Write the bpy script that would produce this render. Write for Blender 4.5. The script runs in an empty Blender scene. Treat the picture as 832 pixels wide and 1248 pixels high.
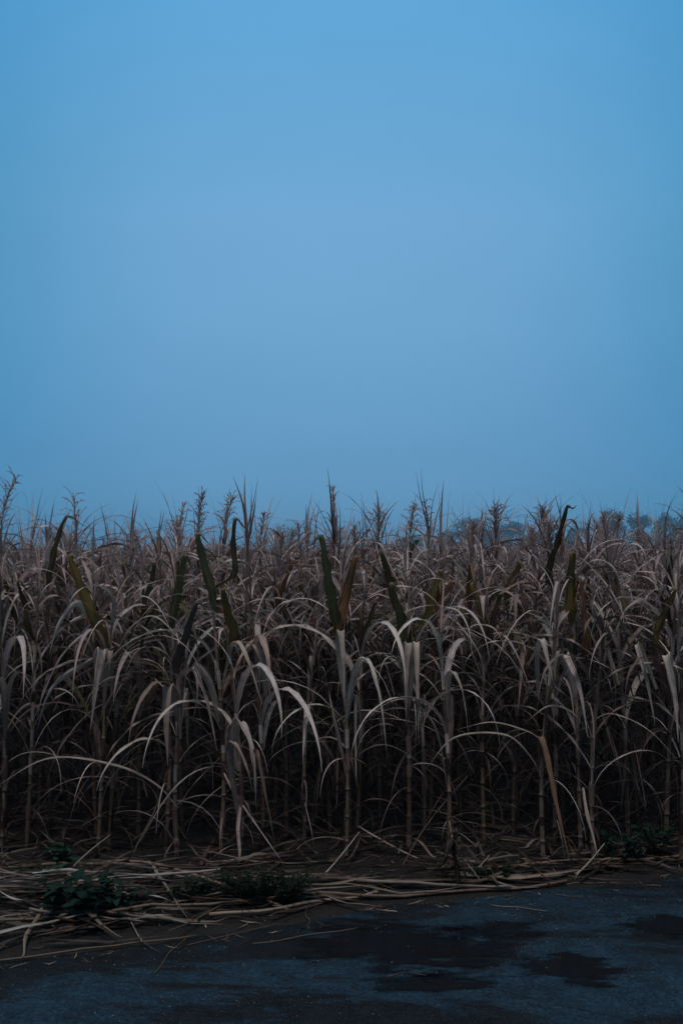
import bpy, math, random
import numpy as np
from mathutils import Vector, noise

R = math.radians
rng = random.Random(11)
S = bpy.context.scene
COL = S.collection

# ------------------------------------------------------------------ camera
CAM_H = 1.9
F = 1200.0
PITCH = math.atan(48 / F)


def at(px, py, Y):
    """point seen at photograph position (px, py), Y metres ahead"""
    u, v = (px - 416) / F, (624 - py) / F
    dy = math.cos(PITCH) - v * math.sin(PITCH)
    dz = v * math.cos(PITCH) + math.sin(PITCH)
    k = Y / dy
    return Vector((u * k, Y, CAM_H + dz * k))


def ground_at(px, py, z=0.0):
    u, v = (px - 416) / F, (624 - py) / F
    dy = math.cos(PITCH) - v * math.sin(PITCH)
    dz = v * math.cos(PITCH) + math.sin(PITCH)
    k = (z - CAM_H) / dz
    return Vector((u * k, dy * k, z))


cam_data = bpy.data.cameras.new('camera')
cam = bpy.data.objects.new('camera', cam_data)
COL.objects.link(cam)
cam_data.sensor_fit = 'VERTICAL'
cam_data.sensor_height = 36
cam_data.lens = F / 1248 * 36
cam_data.clip_start = 0.05
cam_data.clip_end = 5000
cam.location = (0, 0, CAM_H)
cam.rotation_euler = (R(90) + PITCH, 0, 0)
S.camera = cam


# ------------------------------------------------------------------ helpers
def tag(o, label=None, cat=None, group=None, kind=None):
    if label: o['label'] = label
    if cat: o['category'] = cat
    if group: o['group'] = group
    if kind: o['kind'] = kind
    return o


def empty(name, loc):
    o = bpy.data.objects.new(name, None)
    o.empty_display_size = 0.1
    o.location = loc
    COL.objects.link(o)
    return o


class Acc:
    """collects vertices, faces, uv and per vertex tint for ONE mesh"""
    def __init__(s):
        s.v, s.f, s.uv, s.c, s.m = [], [], [], [], []

    def add(s, verts, faces, uvs, tint, mi=0):
        b = len(s.v)
        s.v.extend([tuple(p) for p in verts])
        s.uv.extend(uvs)
        s.c.extend([tint] * len(verts))
        s.f.extend([tuple(b + i for i in f) for f in faces])
        s.m.extend([mi] * len(faces))

    def mesh(s, name, mats, smooth=True):
        me = bpy.data.meshes.new(name)
        me.from_pydata(s.v, [], s.f)
        for m in (mats if isinstance(mats, (list, tuple)) else [mats]):
            me.materials.append(m)
        if s.f:
            n = len(me.loops)
            li = np.empty(n, dtype=np.int32)
            me.loops.foreach_get('vertex_index', li)
            uv = np.array(s.uv, dtype=np.float32)[li]
            lay = me.uv_layers.new(name='UVMap')
            lay.data.foreach_set('uv', uv.ravel())
            ca = me.color_attributes.new('tint', 'FLOAT_COLOR', 'POINT')
            c = np.ones((len(s.v), 4), dtype=np.float32)
            c[:, :3] = np.array(s.c, dtype=np.float32)
            ca.data.foreach_set('color', c.ravel())
            me.polygons.foreach_set('material_index', np.array(s.m, dtype=np.int32))
            me.polygons.foreach_set('use_smooth', [smooth] * len(me.polygons))
        me.update()
        return me

    def obj(s, name, mats, parent=None, smooth=True):
        o = bpy.data.objects.new(name, s.mesh(name, mats, smooth))
        COL.objects.link(o)
        if parent is not None: o.parent = parent
        return o


def strip(acc, pts, widths, side, tint, twist=None, fold=0.35, cols=3, wav=0.0, mi=0, r=rng):
    """a blade of leaf along pts; side = hint of its width direction"""
    n = len(pts)
    us = r.randrange(50) + 0.001
    verts, uvs = [], []
    L = 0.0
    ph = r.random() * 6.28
    s_prev = Vector(side)
    for i, p in enumerate(pts):
        a = pts[max(i - 1, 0)]; b = pts[min(i + 1, n - 1)]
        t = (b - a)
        if t.length < 1e-6: t = Vector((0, 0, 1))
        t.normalize()
        if i: L += (p - pts[i - 1]).length
        sd = s_prev - t * s_prev.dot(t)
        if sd.length < 1e-4: sd = t.orthogonal()
        sd.normalize()
        s_prev = sd
        nn = sd.cross(t)
        if twist is not None:
            w = twist[i] if hasattr(twist, '__len__') else twist * i / (n - 1)
            sd2 = sd * math.cos(w) + nn * math.sin(w)
            nn = nn * math.cos(w) - sd * math.sin(w)
        else:
            sd2 = sd
        hw = widths[i] / 2
        for k in range(cols):
            c = (k / (cols - 1)) * 2 - 1
            lift = abs(c) * hw * math.sin(fold)
            if cols >= 7: lift += 0.16 * hw * math.cos(c * 3 * math.pi)
            if wav and abs(c) > 0.9:
                lift += wav * hw * math.sin(ph + L * 38 + c * 2) * 0.8
            verts.append(p + sd2 * (c * hw * math.cos(fold)) - nn * lift)
            uvs.append((us + 0.998 * k / (cols - 1), L * 4))
    faces = []
    for i in range(n - 1):
        for k in range(cols - 1):
            a = i * cols + k
            faces.append((a, a + 1, a + cols + 1, a + cols))
    acc.add(verts, faces, uvs, tint, mi)


def tube(acc, pts, radii, sides, tint, mi=0, cap=True):
    n = len(pts)
    verts, uvs = [], []
    L = 0
    ref = Vector((1, 0, 0))
    for i, p in enumerate(pts):
        t = (pts[min(i + 1, n - 1)] - pts[max(i - 1, 0)])
        if t.length < 1e-7: t = Vector((0, 0, 1))
        t.normalize()
        if i: L += (p - pts[i - 1]).length
        x = ref - t * ref.dot(t)
        if x.length < 1e-3: x = t.orthogonal()
        x.normalize(); y = t.cross(x)
        for k in range(sides):
            a = 2 * math.pi * k / sides
            verts.append(p + (x * math.cos(a) + y * math.sin(a)) * radii[i])
            uvs.append((k / sides, L * 4))
    faces = []
    for i in range(n - 1):
        for k in range(sides):
            k2 = (k + 1) % sides
            faces.append((i * sides + k, i * sides + k2, (i + 1) * sides + k2, (i + 1) * sides + k))
    if cap:
        faces.append(tuple(reversed(range(sides))))
        faces.append(tuple((n - 1) * sides + k for k in range(sides)))
    acc.add(verts, faces, uvs, tint, mi)


def catmull(P, n):
    P = [Vector(p) for p in P]
    Q = [P[0] * 2 - P[1]] + P + [P[-1] * 2 - P[-2]]
    m = len(P) - 1
    out = []
    for j in range(n):
        s = j / (n - 1) * m
        i = min(int(s), m - 1)
        t = s - i
        a, b, c, d = Q[i], Q[i + 1], Q[i + 2], Q[i + 3]
        out.append(0.5 * ((2 * b) + (c - a) * t + (2 * a - 5 * b + 4 * c - d) * t * t + (3 * b - a - 3 * c + d) * t ** 3))
    return out


def width_profile(n, W, base=0.55, peak=0.3, tipp=1.3):
    out = []
    for i in range(n):
        s = i / (n - 1)
        if s < peak:
            w = base + (1 - base) * math.sin(s / peak * math.pi / 2)
        else:
            w = max(0.0, 1 - ((s - peak) / (1 - peak)) ** tipp)
        out.append(max(W * w, 0.0012))
    return out


# ------------------------------------------------------------------ materials
def mat(name):
    m = bpy.data.materials.new(name)
    m.use_nodes = True
    nt = m.node_tree
    nt.nodes.clear()
    return m, nt, nt.nodes, nt.links


def N(ns, t, **kw):
    n = ns.new(t)
    for k, v in kw.items():
        if k in n.inputs.keys():
            n.inputs[k].default_value = v
        else:
            setattr(n, k, v)
    return n


def leaf_material(name, rough=0.55, transl=0.25, spec=0.35, dirt=0.5, gain=1.0, rib=0.8, margin=(0.72, 0.66, 0.6)):
    m, nt, ns, L = mat(name)
    out = N(ns, 'ShaderNodeOutputMaterial')
    at_ = N(ns, 'ShaderNodeAttribute', attribute_name='tint')
    uv = N(ns, 'ShaderNodeUVMap')
    mp = N(ns, 'ShaderNodeMapping')
    mp.inputs['Scale'].default_value = (9, 0.35, 1)
    L.new(uv.outputs[0], mp.inputs[0])
    nz = N(ns, 'ShaderNodeTexNoise', Scale=1.6, Detail=4.0, Roughness=0.65)
    L.new(mp.outputs[0], nz.inputs['Vector'])
    r1 = N(ns, 'ShaderNodeMapRange')
    r1.inputs[1].default_value = 0.3; r1.inputs[2].default_value = 0.7
    r1.inputs[3].default_value = 0.62 * gain; r1.inputs[4].default_value = 1.3 * gain
    L.new(nz.outputs[0], r1.inputs[0])
    # midrib and fibres
    mx = N(ns, 'ShaderNodeMix', data_type='RGBA', blend_type='MULTIPLY')
    mx.inputs[0].default_value = 1
    L.new(at_.outputs['Color'], mx.inputs[6])
    L.new(r1.outputs[0], mx.inputs[7])
    # pale midrib and rusty dry margins across the blade
    su = N(ns, 'ShaderNodeSeparateXYZ'); L.new(uv.outputs[0], su.inputs[0])
    fr = N(ns, 'ShaderNodeMath', operation='FRACT'); L.new(su.outputs[0], fr.inputs[0])
    rb = N(ns, 'ShaderNodeValToRGB'); L.new(fr.outputs[0], rb.inputs[0])
    ee = rb.color_ramp.elements
    ee[0].position = 0.0; ee[0].color = (*margin, 1); ee[1].position = 1.0; ee[1].color = (*margin, 1)
    for p_, c_ in ((0.16, (0.95, 0.95, 0.95)), (0.43, (0.98, 0.98, 0.98)), (0.5, (1.35, 1.32, 1.25)), (0.57, (0.98, 0.98, 0.98)), (0.84, (0.95, 0.95, 0.95))):
        q_ = ee.new(p_); q_.color = (*c_, 1)
    mrb = N(ns, 'ShaderNodeMix', data_type='RGBA', blend_type='MULTIPLY')
    mrb.inputs[0].default_value = rib
    L.new(mx.outputs[2], mrb.inputs[6]); L.new(rb.outputs[0], mrb.inputs[7])
    mx = mrb
    # brown blotches with a shape of their own
    tc = N(ns, 'ShaderNodeTexCoord')
    n2 = N(ns, 'ShaderNodeTexNoise', Scale=13.0, Detail=6.0, Roughness=0.7)
    L.new(tc.outputs['Object'], n2.inputs['Vector'])
    r2 = N(ns, 'ShaderNodeMapRange')
    r2.inputs[1].default_value = 0.48; r2.inputs[2].default_value = 0.72
    r2.inputs[3].default_value = 0.0; r2.inputs[4].default_value = dirt
    L.new(n2.outputs[0], r2.inputs[0])
    mb = N(ns, 'ShaderNodeMix', data_type='RGBA')
    L.new(r2.outputs[0], mb.inputs[0])
    L.new(mx.outputs[2], mb.inputs[6])
    mb.inputs[7].default_value = (0.12, 0.055, 0.03, 1)
    # per object variation
    oi = N(ns, 'ShaderNodeObjectInfo')
    r3 = N(ns, 'ShaderNodeMapRange')
    r3.inputs[3].default_value = 0.78; r3.inputs[4].default_value = 1.18
    L.new(oi.outputs['Random'], r3.inputs[0])
    mo = N(ns, 'ShaderNodeMix', data_type='RGBA', blend_type='MULTIPLY')
    mo.inputs[0].default_value = 1
    L.new(mb.outputs[2], mo.inputs[6]); L.new(r3.outputs[0], mo.inputs[7])
    bs = N(ns, 'ShaderNodeBsdfPrincipled')
    bs.inputs['Roughness'].default_value = rough
    bs.inputs['Specular IOR Level'].default_value = spec
    L.new(mo.outputs[2], bs.inputs['Base Color'])
    bp = N(ns, 'ShaderNodeBump')
    bp.inputs['Strength'].default_value = 0.35; bp.inputs['Distance'].default_value = 0.004
    L.new(nz.outputs[0], bp.inputs['Height'])
    L.new(bp.outputs[0], bs.inputs['Normal'])
    if transl > 0:
        tr = N(ns, 'ShaderNodeBsdfTranslucent')
        L.new(mo.outputs[2], tr.inputs[0])
        ms = N(ns, 'ShaderNodeMixShader'); ms.inputs[0].default_value = transl
        L.new(bs.outputs[0], ms.inputs[1]); L.new(tr.outputs[0], ms.inputs[2])
        L.new(ms.outputs[0], out.inputs[0])
    else:
        L.new(bs.outputs[0], out.inputs[0])
    return m


M_LEAF = leaf_material('dry_leaf', rough=0.5, transl=0.2)
M_GREEN = leaf_material('olive_leaf', rough=0.5, transl=0.15, dirt=0.6, rib=1.0, margin=(1.5, 0.75, 0.45))
M_STALK = leaf_material('stalk_skin', rough=0.45, transl=0.0, dirt=0.8, rib=0)
M_TASSEL = leaf_material('tassel_husk', rough=0.7, transl=0.35, rib=0)
M_WEED = leaf_material('weed_leaf', rough=0.6, transl=0.2, spec=0.12, dirt=0.1)
M_STRAW = leaf_material('straw', rough=0.4, transl=0.05, dirt=0.7)
M_TREE = leaf_material('tree_leaf', rough=0.7, transl=0.2, dirt=0.1, rib=0)


def soil_material():
    m, nt, ns, L = mat('soil')
    out = N(ns, 'ShaderNodeOutputMaterial')
    tc = N(ns, 'ShaderNodeTexCoord')
    n1 = N(ns, 'ShaderNodeTexNoise', Scale=5.0, Detail=8.0, Roughness=0.7)
    n2 = N(ns, 'ShaderNodeTexNoise', Scale=55.0, Detail=4.0)
    L.new(tc.outputs['Object'], n1.inputs[0]); L.new(tc.outputs['Object'], n2.inputs[0])
    cr = N(ns, 'ShaderNodeValToRGB')
    cr.color_ramp.elements[0].position = 0.3; cr.color_ramp.elements[0].color = (0.005, 0.004, 0.0035, 1)
    cr.color_ramp.elements[1].position = 0.72; cr.color_ramp.elements[1].color = (0.020, 0.015, 0.012, 1)
    L.new(n1.outputs[0], cr.inputs[0])
    bs = N(ns, 'ShaderNodeBsdfPrincipled'); bs.inputs['Roughness'].default_value = 0.85
    L.new(cr.outputs[0], bs.inputs['Base Color'])
    ad = N(ns, 'ShaderNodeMath', operation='ADD')
    L.new(n1.outputs[0], ad.inputs[0]); L.new(n2.outputs[0], ad.inputs[1])
    bp = N(ns, 'ShaderNodeBump'); bp.inputs['Strength'].default_value = 0.8; bp.inputs['Distance'].default_value = 0.03
    L.new(ad.outputs[0], bp.inputs['Height']); L.new(bp.outputs[0], bs.inputs['Normal'])
    L.new(bs.outputs[0], out.inputs[0])
    return m


M_SOIL = soil_material()


def road_material():
    m, nt, ns, L = mat('wet_asphalt')
    out = N(ns, 'ShaderNodeOutputMaterial')
    tc = N(ns, 'ShaderNodeTexCoord')
    big = N(ns, 'ShaderNodeTexNoise', Scale=1.1, Detail=10.0, Roughness=0.7, Distortion=0.4)
    mp = N(ns, 'ShaderNodeMapping'); mp.inputs['Scale'].default_value = (0.8, 2.0, 1)
    mp.inputs['Location'].default_value = (3.3, 1.7, 0)
    L.new(tc.outputs['Object'], mp.inputs[0]); L.new(mp.outputs[0], big.inputs['Vector'])
    mid = N(ns, 'ShaderNodeTexNoise', Scale=7.0, Detail=8.0, Roughness=0.78)
    L.new(tc.outputs['Object'], mid.inputs['Vector'])
    fine = N(ns, 'ShaderNodeTexVoronoi', Scale=130.0)
    L.new(tc.outputs['Object'], fine.inputs['Vector'])
    speck = N(ns, 'ShaderNodeTexNoise', Scale=48.0, Detail=6.0, Roughness=0.85)
    L.new(tc.outputs['Object'], speck.inputs['Vector'])
    # damp mask
    ad = N(ns, 'ShaderNodeMath', operation='MULTIPLY_ADD')
    ad.inputs[1].default_value = 0.34
    L.new(mid.outputs[0], ad.inputs[0]); L.new(big.outputs[0], ad.inputs[2])
    damp = N(ns, 'ShaderNodeMapRange', interpolation_type='SMOOTHSTEP')
    damp.inputs[1].default_value = 0.65; damp.inputs[2].default_value = 0.72
    L.new(ad.outputs[0], damp.inputs[0])
    dry = N(ns, 'ShaderNodeValToRGB')
    dry.color_ramp.elements[0].position = 0.38; dry.color_ramp.elements[0].color = (0.005, 0.014, 0.023, 1)
    dry.color_ramp.elements[1].position = 0.64; dry.color_ramp.elements[1].color = (0.028, 0.068, 0.105, 1)
    L.new(speck.outputs[0], dry.inputs[0])
    mx = N(ns, 'ShaderNodeMix', data_type='RGBA')
    L.new(damp.outputs[0], mx.inputs[0]); L.new(dry.outputs[0], mx.inputs[6])
    mx.inputs[7].default_value = (0.010, 0.013, 0.017, 1)
    # mottling
    mr = N(ns, 'ShaderNodeMapRange')
    mr.inputs[1].default_value = 0.3; mr.inputs[2].default_value = 0.7
    mr.inputs[3].default_value = 0.3; mr.inputs[4].default_value = 1.9
    L.new(mid.outputs[0], mr.inputs[0])
    mm = N(ns, 'ShaderNodeMix', data_type='RGBA', blend_type='MULTIPLY'); mm.inputs[0].default_value = 1
    L.new(mx.outputs[2], mm.inputs[6]); L.new(mr.outputs[0], mm.inputs[7])
    bs = N(ns, 'ShaderNodeBsdfPrincipled')
    L.new(mm.outputs[2], bs.inputs['Base Color'])
    rr = N(ns, 'ShaderNodeMapRange')
    rr.inputs[3].default_value = 0.62; rr.inputs[4].default_value = 0.34
    L.new(damp.outputs[0], rr.inputs[0]); L.new(rr.outputs[0], bs.inputs['Roughness'])
    bs.inputs['Specular IOR Level'].default_value = 0.18
    hs = N(ns, 'ShaderNodeMath', operation='MULTIPLY_ADD'); hs.inputs[1].default_value = 0.5
    L.new(mid.outputs[0], hs.inputs[0]); L.new(fine.outputs['Distance'], hs.inputs[2])
    bp = N(ns, 'ShaderNodeBump'); bp.inputs['Strength'].default_value = 0.9; bp.inputs['Distance'].default_value = 0.012
    L.new(hs.outputs[0], bp.inputs['Height']); L.new(bp.outputs[0], bs.inputs['Normal'])
    L.new(bs.outputs[0], out.inputs[0])
    return m


M_ROAD = road_material()


def puddle_material():
    """shallow water that thins out raggedly towards its rim (vertex tint = depth)"""
    m, nt, ns, L = mat('shallow_water')
    out = N(ns, 'ShaderNodeOutputMaterial')
    at_ = N(ns, 'ShaderNodeAttribute', attribute_name='tint')
    tc = N(ns, 'ShaderNodeTexCoord')
    nz = N(ns, 'ShaderNodeTexNoise', Scale=6.0, Detail=9.0, Roughness=0.72)
    mp = N(ns, 'ShaderNodeMapping'); mp.inputs['Scale'].default_value = (0.5, 1.9, 1)
    L.new(tc.outputs['Object'], mp.inputs[0]); L.new(mp.outputs[0], nz.inputs['Vector'])
    sp = N(ns, 'ShaderNodeSeparateColor'); L.new(at_.outputs['Color'], sp.inputs[0])
    ma = N(ns, 'ShaderNodeMath', operation='MULTIPLY_ADD'); ma.inputs[1].default_value = 3.6
    L.new(nz.outputs[0], ma.inputs[0]); L.new(sp.outputs[0], ma.inputs[2])
    rg = N(ns, 'ShaderNodeMapRange', interpolation_type='SMOOTHSTEP')
    rg.inputs[1].default_value = 2.25; rg.inputs[2].default_value = 2.7; rg.inputs[4].default_value = 0.88
    L.new(ma.outputs[0], rg.inputs[0])
    bs = N(ns, 'ShaderNodeBsdfPrincipled')
    bs.inputs['Base Color'].default_value = (0.010, 0.010, 0.012, 1)
    bs.inputs['Roughness'].default_value = 0.10
    bs.inputs['IOR'].default_value = 1.33
    n2 = N(ns, 'ShaderNodeTexNoise', Scale=60.0, Detail=4.0)
    L.new(tc.outputs['Object'], n2.inputs['Vector'])
    bp = N(ns, 'ShaderNodeBump'); bp.inputs['Strength'].default_value = 0.25; bp.inputs['Distance'].default_value = 0.003
    L.new(n2.outputs[0], bp.inputs['Height']); L.new(bp.outputs[0], bs.inputs['Normal'])
    tr = N(ns, 'ShaderNodeBsdfTransparent')
    ms = N(ns, 'ShaderNodeMixShader')
    L.new(rg.outputs[0], ms.inputs[0]); L.new(tr.outputs[0], ms.inputs[1]); L.new(bs.outputs[0], ms.inputs[2])
    L.new(ms.outputs[0], out.inputs[0])
    return m


M_PUDDLE = puddle_material()

# ------------------------------------------------------------------ tints
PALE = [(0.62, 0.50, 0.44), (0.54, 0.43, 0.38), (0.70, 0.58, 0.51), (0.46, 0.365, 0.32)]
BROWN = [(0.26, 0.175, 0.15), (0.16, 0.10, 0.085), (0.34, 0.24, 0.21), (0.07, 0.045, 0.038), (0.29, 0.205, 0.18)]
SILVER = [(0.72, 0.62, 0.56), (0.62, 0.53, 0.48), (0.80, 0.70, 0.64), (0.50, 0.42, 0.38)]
SHADED = [(0.13, 0.09, 0.078), (0.08, 0.054, 0.046), (0.19, 0.135, 0.12), (0.04, 0.027, 0.023), (0.15, 0.105, 0.09)]  # leaf browns darkened to carry the shade inside the crowd
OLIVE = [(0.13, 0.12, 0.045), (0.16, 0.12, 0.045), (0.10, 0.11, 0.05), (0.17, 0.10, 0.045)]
STALKC = [(0.40, 0.30, 0.22), (0.32, 0.24, 0.17), (0.46, 0.36, 0.27), (0.28, 0.23, 0.16)]


def jit(c, r=rng, a=0.12):
    k = 1 + r.uniform(-a, a)
    return tuple(max(0.005, x * k * (1 + r.uniform(-0.04, 0.04))) for x in c)


# ------------------------------------------------------------------ corn plant pieces
def stalk_path(h, r, lean=0.03):
    lx, ly = r.uniform(-lean, lean), r.uniform(-lean, lean)
    bx, by = r.uniform(-0.02, 0.02), r.uniform(-0.02, 0.02)

    def f(z):
        t = z / h
        return Vector((lx * t * t + bx * math.sin(t * 5), ly * t * t + by * math.sin(t * 4 + 1), z))
    return f


def build_stalk(acc, f, h, r, rad=0.0145, shade_k=0.42):
    tint = tuple(c_ * shade_k for c_ in jit(r.choice(STALKC), r))  # stalks behind the front row tinted darker: shade put into the colour
    pts, rr = [], []
    z = -0.03
    node = 0.12
    zs = []
    while z < h:
        zs.append((z, 1.0))
        z += 0.05
    zn, nodes = 0.10, []
    gap = 0.14
    while zn < h:
        nodes.append(zn); zn += gap * r.uniform(0.85, 1.15); gap = min(gap + 0.012, 0.2)
    for zn in nodes:
        zs += [(zn - 0.012, 1.0), (zn - 0.003, 1.26), (zn + 0.006, 1.22), (zn + 0.014, 0.92)]
    zs.append((h, 0.8))
    zs.sort()
    for z, k in zs:
        taper = 1 - 0.62 * (max(z, 0) / h) ** 1.3
        pts.append(f(z)); rr.append(rad * taper * k)
    tube(acc, pts, rr, 8, tint)
    # darker node rings, proud of the stalk
    for zn in nodes:
        taper = 1 - 0.62 * (zn / h) ** 1.3
        tube(acc, [f(zn - 0.004), f(zn + 0.004)], [rad * taper * 1.32] * 2, 8, tuple(c * 0.35 for c in tint))
    return nodes


def arc_leaf(acc, p0, az, L, W, e0, e1, r, pw=1.3, tint=None, drift=0.25, twist=0.5, seg=14, cols=3, fold=0.4, kink=None, wav=0.35, base=0.5):
    """a blade leaving p0 at elevation e0, bending to e1; kink=(s, elevation) folds it sharply"""
    pts = [p0.copy()]
    p = p0.copy()
    d = r.uniform(-drift, drift)
    wob = r.uniform(0, 6.28)
    for i in range(1, seg):
        s = i / (seg - 1)
        if kink and s > kink[0]:
            e = kink[1] + (e1 - kink[1]) * (s - kink[0])
        else:
            e = e0 + (e1 - e0) * (s ** pw)
        e += 0.08 * math.sin(wob + s * 7)
        a = az + d * s * s * 2
        p = p + Vector((math.cos(a) * math.cos(e), math.sin(a) * math.cos(e), math.sin(e))) * (L / (seg - 1))
        if p.z < 0.015: p.z = 0.015 + 0.004 * r.random()
        pts.append(p.copy())
    side = Vector((-math.sin(az), math.cos(az), 0))
    tw = r.uniform(-twist, twist)
    strip(acc, pts, width_profile(seg, W, base, r.uniform(0.2, 0.4), r.uniform(1.1, 1.9)), side, tint or jit(r.choice(PALE + BROWN), r), tw, fold, cols, wav)


def sheath(acc, f, z0, z1, rad, az, tint):
    """the part of a leaf that wraps the stalk"""
    verts, uvs, faces = [], [], []
    k = 6
    for j in range(4):
        z = z0 + (z1 - z0) * j / 3
        c = f(z)
        rr = rad * (1.25 + 0.25 * j / 3)
        for i in range(k + 1):
            a = az - 2.2 + 4.4 * i / k
            verts.append(c + Vector((math.cos(a), math.sin(a), 0)) * rr)
            uvs.append((i / k, z * 4))
    for j in range(3):
        for i in range(k):
            a = j * (k + 1) + i
            faces.append((a, a + 1, a + k + 2, a + k + 1))
    acc.add(verts, faces, uvs, tint)


TOPS = [(0.58, 0.45, 0.42), (0.46, 0.34, 0.315), (0.66, 0.54, 0.51), (0.28, 0.18, 0.155), (0.50, 0.355, 0.31)]


def build_foliage(acc, f, h, nodes, r, fullness=1.0, top=True, fountain=7, front=False):
    az = r.uniform(0, 6.28)
    pal = SILVER * 2 + BROWN[:3] + PALE[:2] if front else SHADED * 2 + BROWN  # front row paler, crowd darker: interior shade put into the leaf tints
    up = [z for z in nodes if z > (0.34 if front else 0.40) * h]
    low = [z for z in nodes if z <= 0.45 * h]
    for z in up:
        az += math.pi + r.uniform(-0.9, 0.9)
        t = z / h
        tint = jit(r.choice(pal), r)
        if t > 0.7: tint = jit(r.choice(TOPS + (SILVER if front else [])), r)
        if r.random() < 0.12: tint = jit(r.choice(OLIVE), r)
        kink = None
        if front:
            Lf = r.uniform(0.75, 1.2) * (1.0 if t < 0.8 else 0.7)
            W = r.choice((r.uniform(0.02, 0.034), r.uniform(0.034, 0.058), r.uniform(0.034, 0.058)))
            e0, e1, pw, tw = R(r.uniform(62, 82)), R(r.uniform(-90, -70)), r.uniform(0.85, 1.5), 0.5
            if r.random() < 0.15: kink = (r.uniform(0.35, 0.5), R(r.uniform(-85, -65)))
        else:
            Lf = r.uniform(0.65, 1.1) * (1.0 if t < 0.8 else 0.8)
            W = r.choice((r.uniform(0.018, 0.03), r.uniform(0.028, 0.05)))
            e0, e1, pw, tw = R(r.uniform(50, 80)), R(r.uniform(-88, -45)), r.uniform(0.9, 1.7), 0.9
            if r.random() < 0.25: kink = (r.uniform(0.3, 0.55), R(r.uniform(-85, -55)))
        if t > 0.85: Lf *= 0.6
        sheath(acc, f, z - 0.11, z + 0.005, 0.013 * (1 - 0.5 * t), az, tint)
        arc_leaf(acc, f(z) + Vector((math.cos(az), math.sin(az), 0)) * 0.008, az, Lf, W, e0, e1, r,
                 pw=pw, tint=tint, kink=kink, twist=tw, seg=18 if front else 15, cols=5 if front else 3, base=0.45)
        for _q in range(2 if r.random() < 0.7 * fullness else 1):
            a2 = az + r.uniform(0.6, 5.4)
            arc_leaf(acc, f(z - 0.03), a2, r.uniform(0.45, 1.0), r.uniform(0.005, 0.013), R(r.uniform(35, 80)), R(r.uniform(-90, -40)), r,
                     pw=r.uniform(0.8, 1.5), tint=jit(r.choice(pal), r), twist=1.6, seg=12)
    if not front:
        for i in range(int(7 * fullness)):
            z = h * r.uniform(0.6, 0.93); a2 = r.uniform(0, 6.28)
            arc_leaf(acc, f(z), a2, r.uniform(0.45, 0.85), r.uniform(0.014, 0.036), R(r.uniform(40, 82)), R(r.uniform(-85, -30)), r,
                     pw=r.uniform(0.8, 1.7), tint=jit(r.choice(TOPS + BROWN[:2]), r), twist=1.2, seg=13)
    if not front:      # low skirt of dead leaves, its tints carrying the interior shade
        for i in range(9):
            z = h * r.uniform(0.2, 0.58); a2 = r.uniform(0, 6.28)
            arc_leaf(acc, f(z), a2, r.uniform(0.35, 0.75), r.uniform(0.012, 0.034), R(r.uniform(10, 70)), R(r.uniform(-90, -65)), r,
                     pw=r.uniform(0.5, 1.1), tint=jit(r.choice(SHADED[:2] + SHADED[3:4] * 2), r), twist=1.3, seg=10)
    else:              # ragged remains of sheaths clinging to the stalk
        for z in low:
            if r.random() < 0.6:
                a2 = r.uniform(0, 6.28); tt = jit(r.choice(BROWN), r)
                sheath(acc, f, z - r.uniform(0.03, 0.1), z + r.uniform(0.0, 0.05), 0.0135, a2, tt)
                arc_leaf(acc, f(z) + Vector((math.cos(a2), math.sin(a2), 0)) * 0.012, a2, r.uniform(0.08, 0.35), r.uniform(0.006, 0.02), R(r.uniform(0, 60)), R(-89), r,
                         pw=0.5, tint=tt, twist=1.5, seg=9)
    for z in low:
        if r.random() < (0.6 if front else 0.35):
            a2 = r.uniform(0, 6.28)
            arc_leaf(acc, f(z), a2, r.uniform(0.35, 0.9), r.uniform(0.005, 0.014), R(r.uniform(25, 75)), R(r.uniform(-90, -50)), r,
                     pw=r.uniform(0.6, 1.1), tint=jit(r.choice(pal), r), twist=1.8, seg=12)
    if top:
        for i in range(fountain):
            z = h * r.uniform(0.82, 0.99)
            a2 = r.uniform(0, 6.28)
            arc_leaf(acc, f(z), a2, r.uniform(0.3, 0.6), r.uniform(0.007, 0.02), R(r.uniform(66, 88)), R(r.uniform(-35, 82)), r,
                     pw=r.uniform(1.0, 2.2), tint=jit(r.choice(TOPS), r), twist=0.6, seg=12)


def build_spear(acc, p, L, r, W=0.027):
    a = r.uniform(0, 6.28)
    arc_leaf(acc, p, a, L, W, R(r.uniform(82, 89)), R(r.uniform(70, 88)), r, tint=jit(r.choice(TOPS), r), twist=0.6, seg=9, fold=0.6, wav=0)


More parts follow.
